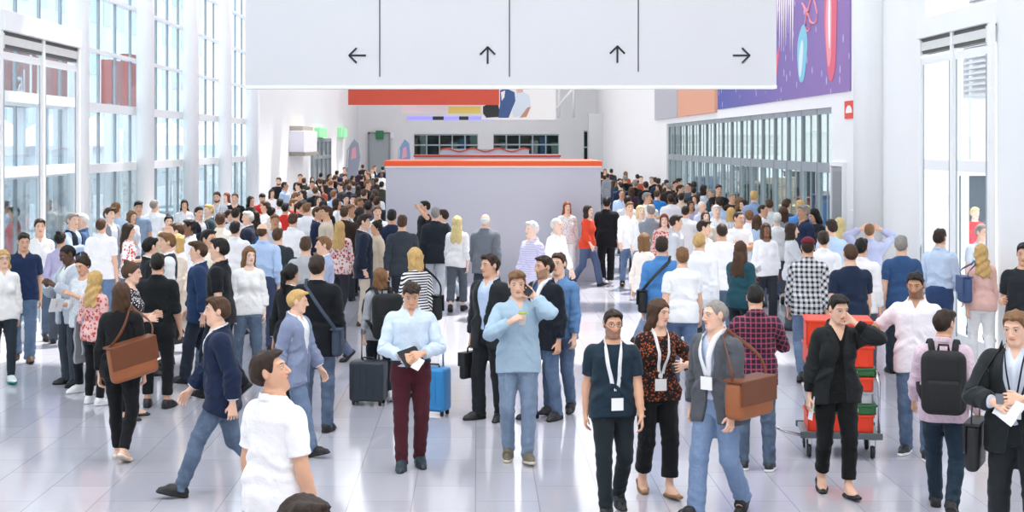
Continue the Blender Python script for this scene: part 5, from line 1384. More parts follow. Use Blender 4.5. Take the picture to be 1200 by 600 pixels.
F_('blacksuitback', 371, 300, 1.76, 178, 0, 'b', 'short/d', 'jk:14181d:e4e6e8|jn:22304a', stand(feet={'L': (.12,.05,0,8), 'R': (-.11,-.05,0,10)}, head=(0,4,0)), 'person in long black jacket and dark jeans, back turned, largest black back', feet=505)
F_('blond395', 397, 259, 1.66, 165, 1, 'a', 'long/b', 'bl:e8d9d6/floral/c9474a|lg:34343c', 'w3', 'person in red patterned blouse walking away')
F_('lavender385', 385, 275, 1.74, -70, 0, 'b', 'short/l', 'jk:a5b0cc:eef0f6|tr:5d6a86', 'w2', 'person in lavender blazer passing behind the large black back')
F_('blazer423', 424, 252, 1.78, 100, 0, 'b', 'quiff/d', 'jk:1b2536:f4f4f4|sl:cdbfae', stand(armL=POC_L, armR=POC_R, head=(-12,4,0)), 'person in dark navy blazer and beige trousers in profile', shoes=BRN)
F_('white441', 442, 240, 1.74, 5, 0, 'b', 'short/l', 'sh:fafafa|sl:eceae6', 'w1', 'person all in white walking forward left of the partition')
F_('grey471', 471, 252, 1.80, 176, 0, 'b', 'short/n', 'sw:353b42|tr:282d35', 'w3', 'person in dark grey sweater walking away beside partition corner')
F_('stripes', 490, 291, 1.68, -140, 1, 'b', 'bob/b', 'bl:f2f2f2/stripe_h/15181c|cr:20242a', walk('R', .18, .4, head=(10,8,0)), 'person in black and white striped top with black shoulder bag')
F_('bagback', 447, 314, 1.62, -158, 1, 'b', 'bob/l', 'un:a3a7ae|lg:20262e', walk('L', .20, .3, armL=GRIP_L), 'person in grey shirt with black backpack pulling a dark suitcase', feet=470, shoes=WSN)
F_('tablet', 481, 328, 1.70, 6, 0, 'c', 'quiff/d', 'sh:cfdfee|sl:4b1c26', stand(feet={'L': (.085,-.05,6,4), 'R': (-.085,.10,0,4)}, armL=dict(to=(.085,-.235,1.10), hint=(1,.5,-.5), tw=55, curl=30), armR=dict(to=(-.085,-.235,1.08), hint=(-1,.5,-.5), tw=55, curl=30), head=(0,27,0)), 'person in light blue shirt and maroon trousers looking down at a tablet', feet=547, shoes=('sneaker','26363e','1b262c'), belt='20140f')
F_('armup497', 499, 236, 1.76, -60, 0, 'c', 'short/k', 'tee:17191d|tr:2a2f38', stand(armL=dict(to=(.22,-.25,1.62), hint=(1,0,-.5)), head=(-20,0,0)), 'person in black t-shirt with one arm raised in front of the partition')
F_('jk508', 510, 243, 1.78, 178, 0, 'b', 'short/g', 'jk:20272f:e6e8ea|tr:cfd3da', 'w3', 'person in dark jacket and pale trousers, back turned, before the partition')
F_('dark522', 523, 244, 1.76, -120, 0, 'b', 'short/d', 've:2a333c:f0f0f2|tr:aab2bd', 'w1', 'person in dark waistcoat and white sleeves next to the dark jacket')
F_('blondwhite', 535, 253, 1.68, 170, 1, 'a', 'long/y', 'bl:f7f6f5|cw:5b626c', 'w4', 'person in white blouse and grey trousers walking away before the partition')
F_('greysuit568', 568, 249, 1.78, 172, 0, 'b', 'bald/w', 'jk:6f757d:e8eaec|tr:2f3540', 'w2', 'person in mid grey suit, back turned, alone before the partition')
F_('suit578', 580, 298, 1.76, -38, 0, 'c', 'short/d', 'jk:24282b:b9cbe6|tr:1d2125', stand(armR=GRIP_R, armL=POC_L, feet={'L': (.10,.02,0,8), 'R': (-.13,.10,0,20)}, head=(-18,2,0)), 'person in charcoal suit and light blue shirt holding a briefcase', feet=491)
F_('phonecup', 607, 318, 1.76, 2, 0, 'b', 'quiff/l', 'un:a6c0d2|jn:7688a0', walk('L', .10, .2, armL=EAR_L, armR=dict(to=(-.10,-.26,1.34), hint=(-1,.4,-.6), tw=10, curl=38), head=(-6,8,-5), lean=2), 'person in sky-blue shirt and grey jeans on the phone, cup in hand', feet=540, shoes=('sneaker','6b6452','cfc6b2'))
F_('lanyardbeard', 641, 300, 1.76, -48, 0, 'c', 'short/d', 'jk:161c26:3b5f92|jn:2b4468', stand(armR=dict(to=(-.05,-.24,1.10), hint=(-1,.4,-.6), tw=40, curl=25), head=(-14,2,0), feet={'L': (.10,-.06,0,8), 'R': (-.12,.10,0,14)}), 'person in black blazer with wide white lanyard holding papers', feet=491, stubble=.9, lanyard=('eceef2', 1.15, .045))
F_('bluedenim', 657, 297, 1.76, -25, 0, 'b', 'short/n', 'un:5f86b4|jn:2c456b', walk('R', .14, .4), 'person in blue denim shirt directly behind the black blazer with the lanyard', feet=484)
F_('stripe628', 627, 259, 1.78, -60, 0, 'a', 'short/w', 'un:d3cfe4/stripe_h/b9b5d4|tr:cfd0d8', 'w3', 'person in lilac striped shirt striding before the partition')
F_('white647', 649, 255, 1.74, 60, 0, 'a', 'crop/w', 'sh:fbfbfb|sl:f0f0f0', 'w4', 'person all in white beside the lilac stripes')
F_('pattern664', 664, 236, 1.68, 5, 1, 'b', 'long/r', 'bl:e9e4e2/dots/30343c|sl:f2efee', 'w3', 'person in dotted blouse and white trousers at the partition end', shoes=FLT)
F_('orange685', 686, 239, 1.68, 50, 1, 'b', 'bob/d', 'bl:dd4a2e|tr:4f5d7c', 'w1', 'person in orange-red top and slate blue trousers by the partition end')
F_('black711', 711, 231, 1.80, 178, 0, 'c', 'short/k', 'jk:14171b:dfe1e4|tr:16191e', 'w4', 'person in black suit walking away just right of the partition', shoes=WSN)
F_('white737', 737, 235, 1.78, 4, 0, 'b', 'short/l', 'un:fbfbfc|jn:35507c', 'w1', 'person in crisp white shirt and blue jeans walking forward, right of partition')
F_('white748', 750, 241, 1.70, 15, 1, 'a', 'bob/y', 'bl:f8f8f8|jn:9fb1c8', 's1', 'person in white blouse and faded jeans beside white shirt')
F_('blue778', 775, 278, 1.78, 165, 0, 'b', 'short/d', 'un:4f88c4|jn:2f456a', walk('L', .18, .4, armR=HOLD_R), 'person in vivid blue shirt with a black strap across the back')
F_('fair752', 752, 273, 1.64, 120, 1, 'a', 'bob/l', 'bl:efe5dc|jn:6b7c96', 'w3', 'person in cream blouse to the left of the vivid blue shirt')
F_('blueTee', 770, 223, 1.74, 170, 0, 'b', 'short/n', 'tee:2f7cc4|tr:39404c', 's4', 'person in bright cyan-blue t-shirt, back turned, far right of partition')
F_('pink776', 778, 249, 1.66, 0, 1, 'a', 'wavy/r', 'bl:e9c9c4/floral/d2493f|sk:c9584c', 'w2', 'person in coral patterned blouse and skirt walking forward', shoes=FLT)
F_('white815', 818, 272, 1.80, 160, 0, 'b', 'crop/b', 'un:f8f9fb|jn:8296b8', walk('R', .26, .6), 'person in loose white shirt and pale jeans, largest white back', lod=1)
F_('white815b', 800, 290, 1.70, 175, 0, 'b', 'short/l', 'tee:f4f6f8|jn:35507c', 'w3', 'person in white t-shirt and dark jeans beside the largest white back', lod=1)
F_('lav822', 822, 236, 1.70, 40, 0, 'b', 'crop/w', 'un:d4dcee|tr:c9ced8', 's1', 'person in pale lavender-blue shirt facing right, before the middle glazed doors')
F_('white838', 838, 240, 1.72, 10, 0, 'a', 'short/w', 'un:f5f5f5/check/dfe2e6|sl:eef0f2', 'w3', 'person in faintly checked white shirt and white trousers')
F_('navy855', 856, 243, 1.68, 160, 1, 'a', 'bob/b', 'tee:f0f0f4/stripe_v/2f4a7c|sl:f0f0f0', 'w4', 'person in white tee with navy stripes beside the checked white shirt')
F_('blond885', 884, 224, 1.80, 170, 0, 'b', 'short/b', 'sh:8fa5c8|tr:2f3948', 's3', 'person in slate-blue shirt, back turned, before the glazed doors')
F_('pack902', 902, 232, 1.72, 175, 0, 'c', 'short/n', 'tee:dfe1e4|tr:39414e', 'w1', 'person in pale grey t-shirt walking towards the glazed doors')
F_('white878', 878, 245, 1.72, 168, 0, 'b', 'short/l', 'un:fafafa|tr:eceef0', 'w1', 'person in untucked white shirt and white trousers, back turned')
F_('white909', 911, 249, 1.68, 176, 1, 'a', 'short/w', 'bl:f6f6f8|cw:4a515c', 'w3', 'person in white blouse and dark grey trousers near the glazed doors, back turned')
F_('teal866', 867, 283, 1.68, 140, 1, 'b', 'long/n', 'sw:24505c|lg:1f2a33', stand(head=(30,14,0), armL=PH_L), 'person in dark teal sweater, head bowed', lod=1)
F_('blue937', 938, 235, 1.80, 176, 0, 'b', 'short/b', 'un:5b93d8|jn:38537c', 's1', 'person in cornflower blue shirt, back turned, before the glazed doors')
F_('dark930', 928, 233, 1.72, 120, 0, 'b', 'short/n', 'tee:3b4048|tr:30353d', 's2', 'person in charcoal top half hidden by the cornflower blue shirt')
F_('phone955', 958, 244, 1.68, -70, 1, 'c', 'bob/k', 'sw:22262c|tr:22262c', 's7', 'person in black sweater, head bowed over hands, near the service door')
F_('plaidcap', 947, 279, 1.78, 172, 0, 'c', 'crop/d', 'un:d9d9dc/check/1d2126/.8|jn:49597a', walk('R', .18, .5), 'person in black and white plaid shirt and maroon cap', cap='6d1f2c', lod=1)
F_('blond983', 984, 243, 1.70, 170, 1, 'a', 'long/y', 'bl:f1e6df|tr:dcd4d0', 's1', 'person in cream blouse, back turned, by the red wall sign')
F_('white965', 967, 271, 1.74, 150, 0, 'b', 'short/d', 'po:f4f4f6|jn:5d7090', 's2', 'person in white polo shirt between plaid shirt and cream blouse')
F_('navytee', 998, 285, 1.80, 178, 0, 'b', 'crop/n', 'tee:1c2940|tr:262d38', 'w3', 'broad person in dark navy t-shirt, back turned, behind the red crates', lod=1)
F_('white1005', 1009, 280, 1.74, 150, 0, 'b', 'short/k', 'un:f4f2f3|tr:4a505c', 's1', 'person in white shirt half hidden behind the dark navy back')
F_('armsup', 1019, 262, 1.72, 160, 0, 'b', 'crop/l', 'un:b9bedb|tr:9c6f7c', stand(armL=dict(to=(.14,-.16,1.66), hint=(1,0,-.4)), armR=dict(to=(-.14,-.16,1.66), hint=(-1,0,-.4)), head=(0,-8,0)), 'person in lavender shirt with both hands up at the head')
F_('bluetee1058', 1057, 277, 1.78, 174, 0, 'b', 'short/g', 'tee:33527c|tr:2d3644', 's3', 'person in steel-blue t-shirt, back turned, by the wide white column', lod=1)
F_('pale1100', 1099, 268, 1.76, 130, 0, 'b', 'short/d', 'sh:c3d4ea|tr:344a72', 'w3', 'person in very pale blue shirt walking towards the right entrance')
F_('pinktop', 1151, 287, 1.64, 178, 1, 'b', 'wavy/b', 'bl:e6bcb2|sl:f0f0f0', walk('L', .14, .3), 'person in pink blouse and white trousers walking away, blue bag', feet=434, shoes=('flat','c99a7c','a87a5c'))
F_('grey1146', 1147, 263, 1.74, 10, 0, 'b', 'short/g', 'tee:c9ced6|tr:5a6270', 's2', 'person in light grey t-shirt seen through the right entrance behind the pink blouse', group='people outside the glass')
F_('edge1200', 1201, 285, 1.76, -20, 0, 'c', 'short/k', 'tee:22272c|tr:2c3440', 's8', 'person in black t-shirt cut by the picture edge beside the right entrance')
F_('trolley', 1074, 318, 1.76, -22, 0, 'd', 'short/k', 'ro:efeaf0|jn:3a5578', stand(armR=dict(to=(-.50,-.12,1.20), hint=(-.3,.8,-.6), curl=35, rel=0), armL=dict(u=(.2,.1,-1), f=(.1,-.3,-1)), feet={'L': (.10,.12,0,8), 'R': (-.10,-.10,0,8)}, head=(-6,12,0)), 'person in white shirt reaching for the trolley of red crates', feet=534, shoes=SNK, stubble=1.0)
F_('backpacker', 1105, 362, 1.72, 158, 0, 'c', 'short/d', 'un:d9c3cf/speckle/cdb4c3|sl:1f3140', walk('L', .30, .6, armL=dict(u=(.22,-.3,-1), f=(.15,-.8,-.9)), armR=dict(u=(-.25,.3,-1), f=(-.2,.0,-1)), head=(-35,6,0)), 'person in dusty pink shirt with a black backpack striding away', feet=603, shoes=('dress','15171a','101010'))
F_('paperman', 1192, 364, 1.76, -28, 0, 'b', 'short/l', 'jk:22282a:d3dcec|tr:23282c', stand(armR=dict(to=(-.10,-.28,1.14), hint=(-1,.4,-.5), tw=35, curl=35), armL=dict(to=(.07,-.28,1.18), hint=(1,.4,-.5), tw=20, curl=30), head=(-10,12,0)), 'person in dark blazer and pale blue shirt holding papers, black bag', lanyard=('20262c',1.12,.012))
F_('blackvneck', 978, 344, 1.68, 2, 1, 'b', 'short/k', 'bz:1f2324:0d0f10|cr:101214', walk('L', .16, .3, armL=dict(to=(.10,-.125,1.535), hint=(1,-.2,-.9), tw=20, curl=35), armR=dict(u=(-.22,.12,-1), f=(-.12,-.1,-1)), head=(6,16,0)), 'person in black v-neck and open jacket, one hand raised to the face', feet=578, shoes=('flat','121314','101010'))
F_('plaidback', 886, 335, 1.72, 176, 0, 'c', 'short/k', 'un:2b2438/plaid/a34a5c/1.0|jn:22324c', stand(armL=dict(to=(.10,-.26,1.22), hint=(1,.4,-.5)), armR=dict(to=(-.08,-.26,1.22), hint=(-1,.4,-.5)), head=(0,22,0)), 'person in dark purple plaid shirt and jeans, back turned, head bowed', feet=551, shoes=SNK)
F_('greyjacket', 845, 350, 1.74, -42, 0, 'b', 'crop/g', 'jk:55595f:b9c6dc|wj:6d86ac', walk('R', .26, .5, armR=GRIP_R, head=(-20,4,0)), 'person in grey jacket, white lanyard and light jeans with brown shoulder bag', feet=603, lanyard=('eef0f4',1.16,.045))
F_('teelanyard', 717, 362, 1.72, 4, 0, 'c', 'short/d', 'tee:1d2f3d|sl:1b262b', walk('R', .20, .45, head=(8,4,0)), 'person in navy t-shirt and glasses with white lanyard badge', feet=600, stubble=1.0, glasses='15171a', lanyard=('eff1f3',1.02,.034))
F_('rustblouse', 768, 350, 1.66, 12, 1, 'b', 'long/n', 'bl:201c1e/speckle/b0562c|cw:141619', walk('L', .16, .3, armL=dict(to=(.14,-.25,1.20), hint=(1,.4,-.5)), head=(24,6,0)), 'person in black blouse flecked with rust orange, badge and cropped trousers', feet=578, shoes=('flat','b98a5e','8a6238'), lanyard=('eff1f3',1.06,.028))
# outside the glass
F_('out1', 5, 236, 1.76, 140, 0, 'c', 'short/k', 'sh:b6cce4|tr:30405a', 's1', 'person in pale blue shirt seen through the left entrance glass', group='people outside the glass')
F_('out2', 18, 243, 1.72, -60, 0, 'c', 'short/d', 'tee:c8505a|jn:30405a', 's4', 'person in muted red t-shirt seen through the left entrance glass', group='people outside the glass')
F_('out3', 54, 233, 1.70, 30, 1, 'b', 'bob/d', 'un:e8e6e4|jn:5d7290', 's2', 'person in off-white shirt standing outside between the entrance posts', group='people outside the glass')
F_('out4', 1140, 243, 1.70, 0, 1, 'a', 'short/y', 'tee:d0434c|sl:e2e2e4', 's2', 'person in red t-shirt seen through the right entrance glass', group='people outside the glass')
# ------------------------------------------------------------------ the far crowd: one person after another, each placed by where the head shows
CW = {'black':'16181c','charcoal':'2e3238','navy':'1f2b47','dark brown':'3a2b24','dark olive':'3c4033','dark teal':'21424a','plum':'432c40','slate':'4a5564','grey':'8d939b','white':'f4f4f6',
      'pale blue':'b9cde6','beige':'d8c8b2','rust':'a5523a','maroon':'5e2430','cream':'efe6d6','lilac':'b9b2d2','blue':'3f6fb0','pale grey':'c9ccd2','mustard':'c09a3e','pink':'dcb3ae'}
GW = {'t-shirt':'tee','shirt':'un','jacket':'jk','sweater':'sw','blouse':'bl','suit':'jk','polo shirt':'po','vest':'ve'}
HR_M = ['short/k','short/d','short/n','crop/d','quiff/n','short/d','short/l','short/g']; HR_F = ['long/d','bob/n','wavy/d','long/n','pony/d','long/l','bun/k','bob/d']
BT = ['tr:23272e','jn:2f3f5c','tr:2d323b','sl:1b1e23','jn:3c5070','tr:4a515c']
PN = ['s1','s2','s3','s6','s3','s6','s2','w3','s1','s1']
FAC = [(0,'facing the viewer'),(180,'back turned'),(70,'in profile'),(-70,'in profile'),(165,'back turned'),(15,'facing the viewer')]
def crowd(rows, where, grp, k0):
    for i, (px, hy, g, c, ga, fa) in enumerate(rows):
        k = k0+i; rot, fw = FAC[fa]; H = (1.66 if g else 1.76)+.02*((k*7)%5-2)
        bt = BT[k%6] if ga != 'suit' else 'tr:'+CW[c]
        hair = (HR_F if g else HR_M)[(k*5+i)%8]
        near = where(px, hy)
        a = 'an' if c[0] in 'aeiou' else 'a'
        cap = None
        lab = 'person in %s %s %s, %s, %s' % (a, c, ga, fw, near)
        P(px, hy, H, rot+((k*13)%25-12), g, 'abccbdbceb'[k%10], hair, '%s:%s|%s' % (GW[ga], CW[c], bt), PN[(k*3+i)%10], lab, group=grp)
def wl(px, hy):
    if px < 345: return 'by the far left white wall'
    if px < 385: return 'by the far left steel doors'
    if px < 420: return 'within the far left crowd'
    return "close to the partition's left edge"
L = [(373,203,0,'black','t-shirt',1),(379,197,0,'charcoal','jacket',0),(386,204,1,'dark brown','blouse',2),(393,205,0,'black','sweater',1),(397,196,0,'slate','shirt',0),(410,193,0,'dark teal','jacket',1),
 (418,198,1,'plum','blouse',4),(425,193,0,'charcoal','t-shirt',1),(432,190,1,'white','blouse',0),(438,194,0,'navy','jacket',2),(444,192,1,'black','blouse',0),(370,219,0,'black','suit',1),(381,216,1,'rust','blouse',3),
 (391,223,0,'pale blue','shirt',4),(400,214,0,'charcoal','sweater',3),(409,216,0,'navy','polo shirt',1),(420,217,1,'pale blue','blouse',4),(430,212,0,'black','polo shirt',2),(437,209,1,'maroon','sweater',5),(441,222,0,'white','vest',1),
 (447,213,0,'dark olive','jacket',4),(360,238,0,'white','t-shirt',4),(384,242,0,'beige','shirt',3),(371,243,0,'navy','suit',2),(372,229,1,'cream','blouse',0),(410,240,0,'grey','jacket',2),(398,243,0,'dark brown','jacket',1),
 (421,243,1,'pale grey','sweater',4),(432,236,0,'slate','t-shirt',1),(404,228,1,'black','sweater',5),(414,229,0,'dark olive','t-shirt',0),(448,231,0,'charcoal','shirt',1),(366,212,0,'pale grey','shirt',0),(388,211,0,'navy','t-shirt',1),
 (403,204,0,'dark brown','shirt',0),(413,206,1,'slate','blouse',2),(424,205,0,'black','shirt',4),(432,202,0,'dark teal','sweater',3),(447,202,1,'white','sweater',5),(356,222,1,'dark teal','blouse',3),(328,233,0,'white','shirt',1),
 (318,243,1,'cream','sweater',4),(352,236,1,'charcoal','blouse',2),(312,236,0,'white','polo shirt',3),(301,247,1,'blue','blouse',1),(322,252,0,'pale grey','t-shirt',5),(268,246,1,'black','blouse',2),(258,250,0,'cream','shirt',1),
 (223,258,0,'white','suit',3),(196,252,1,'beige','blouse',0),(127,244,0,'grey','suit',2),(209,262,0,'pale grey','polo shirt',3),(243,270,0,'cream','polo shirt',2),(71,252,1,'lilac','blouse',1),(376,209,0,'charcoal','shirt',1),(383,210,0,'plum','t-shirt',2),(395,200,0,'navy','suit',1),(404,197,1,'black','blouse',4),(407,210,0,'slate','sweater',4),(415,211,0,'grey','suit',1),(427,199,1,'dark brown','sweater',2),(436,197,0,'black','jacket',5),(441,208,1,'charcoal','blouse',4),(427,222,0,'dark brown','jacket',4),(449,195,0,'navy','t-shirt',1),(420,232,0,'beige','polo shirt',2),(437,228,1,'grey','sweater',1),(394,233,1,'white','sweater',2),(379,236,0,'black','jacket',4),(345,226,0,'pale grey','jacket',2),(356,209,0,'dark olive','shirt',1),(366,200,0,'black','shirt',2),(459,246,0,'navy','sweater',1),(442,259,1,'beige','sweater',3)]
def wl2(px, hy):
    if hy < 232 and px > 300: return wl(px, hy)
    if px < 100: return 'by the nearest white column'
    if px < 160: return 'between the first two columns'
    if px < 235: return 'below the second and third columns'
    if px < 310: return 'below the third and fourth columns'
    if px < 345: return 'near the red t-shirts'
    return 'ahead of the far left crowd'
crowd(L, wl2, 'people crowding the far left of the hall', 0)
def wr2(px, hy):
    if px < 745: return "just past the partition's right edge"
    if px < 800: return "at the glazed doors' far end"
    if px < 870: return 'before the middle glazed doors'
    return 'before the nearest glazed doors'
R = [(708,195,0,'black','jacket',1),(715,198,1,'dark brown','blouse',0),(718,211,1,'navy','suit',2),(723,198,0,'charcoal','sweater',4),(733,206,0,'black','t-shirt',1),(739,201,1,'rust','blouse',5),(747,204,0,'charcoal','shirt',1),
 (751,198,0,'rust','t-shirt',0),(764,207,0,'black','suit',3),(757,213,0,'black','sweater',1),(778,203,1,'pink','blouse',0),(781,211,0,'dark olive','jacket',1),(790,214,0,'slate','jacket',4),(800,209,0,'charcoal','suit',2),
 (808,208,0,'navy','t-shirt',3),(819,213,0,'slate','t-shirt',1),(827,217,1,'pale grey','blouse',2),(798,226,0,'beige','shirt',4),(815,228,1,'pale grey','sweater',3),(845,217,0,'black','polo shirt',0),(857,216,0,'dark brown','sweater',5),
 (866,221,1,'black','blouse',2),(729,222,0,'pale blue','shirt',0),(741,219,1,'plum','blouse',4),(757,226,0,'white','t-shirt',2),(786,228,0,'white','suit',1),(803,241,0,'white','shirt',4),(829,247,1,'cream','blouse',0),(872,234,1,'beige','blouse',3),
 (843,231,0,'pale blue','polo shirt',1),(893,240,0,'white','polo shirt',2),(918,243,1,'grey','blouse',1),(945,240,0,'navy','shirt',3),(790,252,0,'pale grey','shirt',2),(846,262,0,'white','sweater',1),(897,262,1,'white','blouse',0),
 (763,240,0,'grey','t-shirt',1),(725,209,0,'dark teal','t-shirt',5),(772,216,1,'charcoal','blouse',3),(791,205,0,'black','shirt',0),(835,208,0,'dark teal','shirt',3),(975,258,0,'pale blue','t-shirt',1),(712,203,0,'grey','jacket',4),(729,213,0,'navy','sweater',1),(744,211,0,'black','polo shirt',4),(754,206,1,'grey','blouse',0),(768,199,0,'black','shirt',1),(774,209,0,'navy','jacket',4),(785,203,0,'dark brown','jacket',1),(796,217,0,'black','t-shirt',2),(813,219,0,'charcoal','t-shirt',4),(735,230,0,'white','polo shirt',4),(809,235,1,'lilac','blouse',0),(822,258,0,'white','jacket',2),(865,248,0,'white','t-shirt',5),(887,252,1,'pale blue','blouse',1),(926,262,1,'pale grey','sweater',2),(762,232,1,'cream','sweater',1)]
crowd(R, wr2, 'people crowding the far right of the hall', 3)
# ------------------------------------------------------------------ carried things
BLK = noisy('black_leather', '191b1d', .5, .15, 12, .2); BLKF = noisy('black_nylon', '17191b', .8, .12, 20, .3); TAN = noisy('tan_leather', '9c5c34', .5, .12, 8, .15); TAND = noisy('dark_tan_leather', '6f3d20', .5, .12, 8, .15)
STEEL = noisy('polished_steel', 'c3c6c8', .25, .05, 5, metal=.9)
def attach(r, e, bone, q, R=None):
    p = wpt(e, bone, q); Rm = wrot(e, bone) if R is None else R
    r.matrix_world = T4(Rm, p); return r
def sag(a, b, n=10, s=.03, out=(0,0,0)):
    return [tuple(np.array(a)+(np.array(b)-np.array(a))*k/n+np.array((0,0,-s))*math.sin(PI*k/n)+np.array(out)*math.sin(PI*k/n)) for k in range(n+1)]
def shoulder_bag(e, name, label, side, w, h, t, mat, mat2, z=.92, y=.0, cross=False, strap=.018, rotz=0, xo=0, cat='bag', roll=0):
    """bag hanging at the hip on a strap over the shoulder (person frame)"""
    s = 1 if side == 'L' else -1; R0 = rz(D(e['rot']))
    base = np.array([e['x'], e['y'], 0]); k = e['s']
    sh = (R0.T@(wpt(e, 'chest', ((-s if cross else s)*.10, .015, 1.475))-base))
    ctr = np.array([s*(.225+xo), y, z])*1.0
    r = empty(name); r.matrix_world = T4(R0, base+R0@ctr); tag(r, label, cat)
    Q = Matrix.Rotation(D(rotz), 4, 'Z')@Matrix.Rotation(D(roll), 4, 'X')
    b = MB().box(-t/2,t/2,-w/2,w/2,-h/2,h/2, M=Q); b.build('body', mat, r, min(t*.42,.05), seg=5)
    f = MB().box(s*t/2-.006,s*t/2+.012,-w/2-.004,w/2+.004,-h*.12,h/2+.006, M=Q).box(-t/2-.004,t/2+.01,-w/2-.004,w/2+.004,h/2-.012,h/2+.010, M=Q); f.build('flap', mat2, r, .006)
    q = sh-ctr
    fr = (0, -w/2+.01, h/2-.01); bk = (0, w/2-.01, h/2-.01)
    a0 = Q@Vector(fr); b0 = Q@Vector(bk)
    top = (q[0], q[1], q[2]+.05*k); m = MB()
    fo = (-s*.0 if not cross else 0, -.17*k, 0); ba = (0, .17*k, 0)
    if cross: l1 = sag(a0, (q[0], q[1]-.075, q[2]-.01), 12, 0, (s*.01,-.10,0)); l2 = sag((q[0], q[1]+.085, q[2]-.01), b0, 12, 0, (s*.01,.09,0))
    else: l1 = sag(a0, (q[0]+s*.01, q[1]-.07, q[2]-.0), 12, 0, (s*.05,-.06,0)); l2 = sag((q[0]+s*.01, q[1]+.085, q[2]-.0), b0, 12, 0, (s*.05,.05,0))
    m.tube(l1+[top]+l2, strap, 8, flat=.25, nrm=(1,0,0) if not cross else (0,1,.3)); m.build('strap', mat2, r)
    return r
def hand_bag(e, hnd, name, label, w, h, t, mat, mat2, cat='bag', along=0):
    p = wpt(e, 'f1'+hnd, joints(e['g'])['KN']*(np.array([-1,1,1]) if hnd == 'R' else 1)+np.array([0,0,-.01])); R0 = rz(D(e['rot']+along))
    r = empty(name); r.matrix_world = T4(R0, p-np.array([0,0,.06])); tag(r, label, cat)
    MB().box(-t/2,t/2,-w/2,w/2,-h,0).build('body', mat, r, min(t*.42,.07), seg=5)
    MB().box(-t/2-.008,t/2+.008,-w/2-.002,w/2+.002,-h*.5,.006).box(-t/2-.012,t/2+.012,-.03,.03,-h*.58,-h*.44).build('flap', mat2, r, .006)
    MB().tube([(0,-.07,0),(0,-.065,.045),(0,-.03,.065),(0,.03,.065),(0,.065,.045),(0,.07,0)], .010, 8).build('handle', mat2, r)
    return r
def backpack(e, label, w, h, t, mat):
    R = wrot(e, 'chest'); r = empty('backpack'); r.matrix_world = T4(R, wpt(e, 'chest', (0,.145,1.43))); k = e['s']; tag(r, label, 'backpack')
    MB().box(-w/2,w/2,.0,t,-h,0).build('body', mat, r, .075, seg=6)
    MB().box(-w*.38,w*.38,t-.02,t+.045,-h*.95,-h*.45).build('front_pocket', mat, r, .045, seg=5)
    MB().tube([(-.04,.03,-.005),(-.035,.03,.04),(.035,.03,.04),(.04,.03,-.005)], .010, 8).build('top_handle', mat, r)
    for s in (1,-1):
        st = [(s*.085,.02,-.02),(s*.095,-.04,.055),(s*.10,-.13,.070),(s*.115,-.225,.02),(s*.125,-.275,-.09),(s*.145,-.27,-.19),(s*.185,-.16,-.28),(s*.18,-.02,-.33),(s*w*.4,.02,-h*.85)]
        MB().tube(st, .026, 8, flat=.3, nrm=(0,.3,1)).build('strap', mat, r)
    return r
def phone(e, hnd, label, col='15171a', tablet=False, R=None, off=(0,0,0)):
    J = joints(e['g']); F = np.array([-1,1,1]) if hnd == 'R' else np.ones(3); u = np.array([S45,0,-S45]); n = np.array([-S45,0,-S45])
    c = (J['WR']+u*.105+n*.030)*F+np.array(off)
    Rb = wrot(e, 'ha'+hnd)
    U = Rb@(u*F); N = Rb@(n*F); Y = np.cross(N, U)
    r = empty('tablet' if tablet else 'phone'); r.matrix_world = T4(np.stack([U, Y, N], 1), wpt(e, 'ha'+hnd, c)); tag(r, label, 'tablet' if tablet else 'phone')
    a, b = (.12,.085) if tablet else (.072,.036)
    MB().box(-a,a,-b,b,-.005,.004).build('body', plain('device_'+col, col, .35), r, .004); MB().box(-a+.008,a-.008,-b+.005,b-.005,.0042,.0052).build('screen', plain('device_screen', '2a3138' if tablet else '20262c', .15), r)
    return r
def sheet(e, hnd, name, label, w, h, col, n=3, tilt=0, cat='papers'):
    J = joints(e['g']); F = np.array([-1,1,1]) if hnd == 'R' else np.ones(3); u = np.array([S45,0,-S45]); nn = np.array([-S45,0,-S45])
    Rb = wrot(e, 'ha'+hnd); U = Rb@(u*F); N = Rb@(nn*F); Y = np.cross(N, U)
    r = empty(name); r.matrix_world = T4(np.stack([U, Y, N], 1), wpt(e, 'ha'+hnd, (J['WR']+u*.10+nn*.03)*F)); tag(r, label, cat)
    for k in range(n): MB().box(-h/2+.004*k,h/2,-w/2,w/2+.006*k,-.002+.003*k,.0+.003*k, M=Matrix.Rotation(D(tilt+k*4),4,'Z')).build('sheet', plain('paper_'+(col if k != 1 else 'e4e6ea'), col if k != 1 else 'e4e6ea', .6), r)
    return r
def cup(e, hnd, label, col, lid):
    J = joints(e['g']); F = np.array([-1,1,1]) if hnd == 'R' else np.ones(3); u = np.array([S45,0,-S45]); n = np.array([-S45,0,-S45])
    p = wpt(e, 'ha'+hnd, (J['WR']+u*.085+n*.045)*F); r = empty('paper_cup', tuple(p-np.array([0,0,.05]))); tag(r, label, 'cup')
    MB().lathe([(.027,0),(.038,.10),(.040,.102)], n=24).build('body', plain('cup_'+col, col, .5), r); MB().lathe([(.041,.10),(.041,.108),(.034,.118),(.0,.118)], n=24).build('lid', plain('cup_'+lid, lid, .4), r)
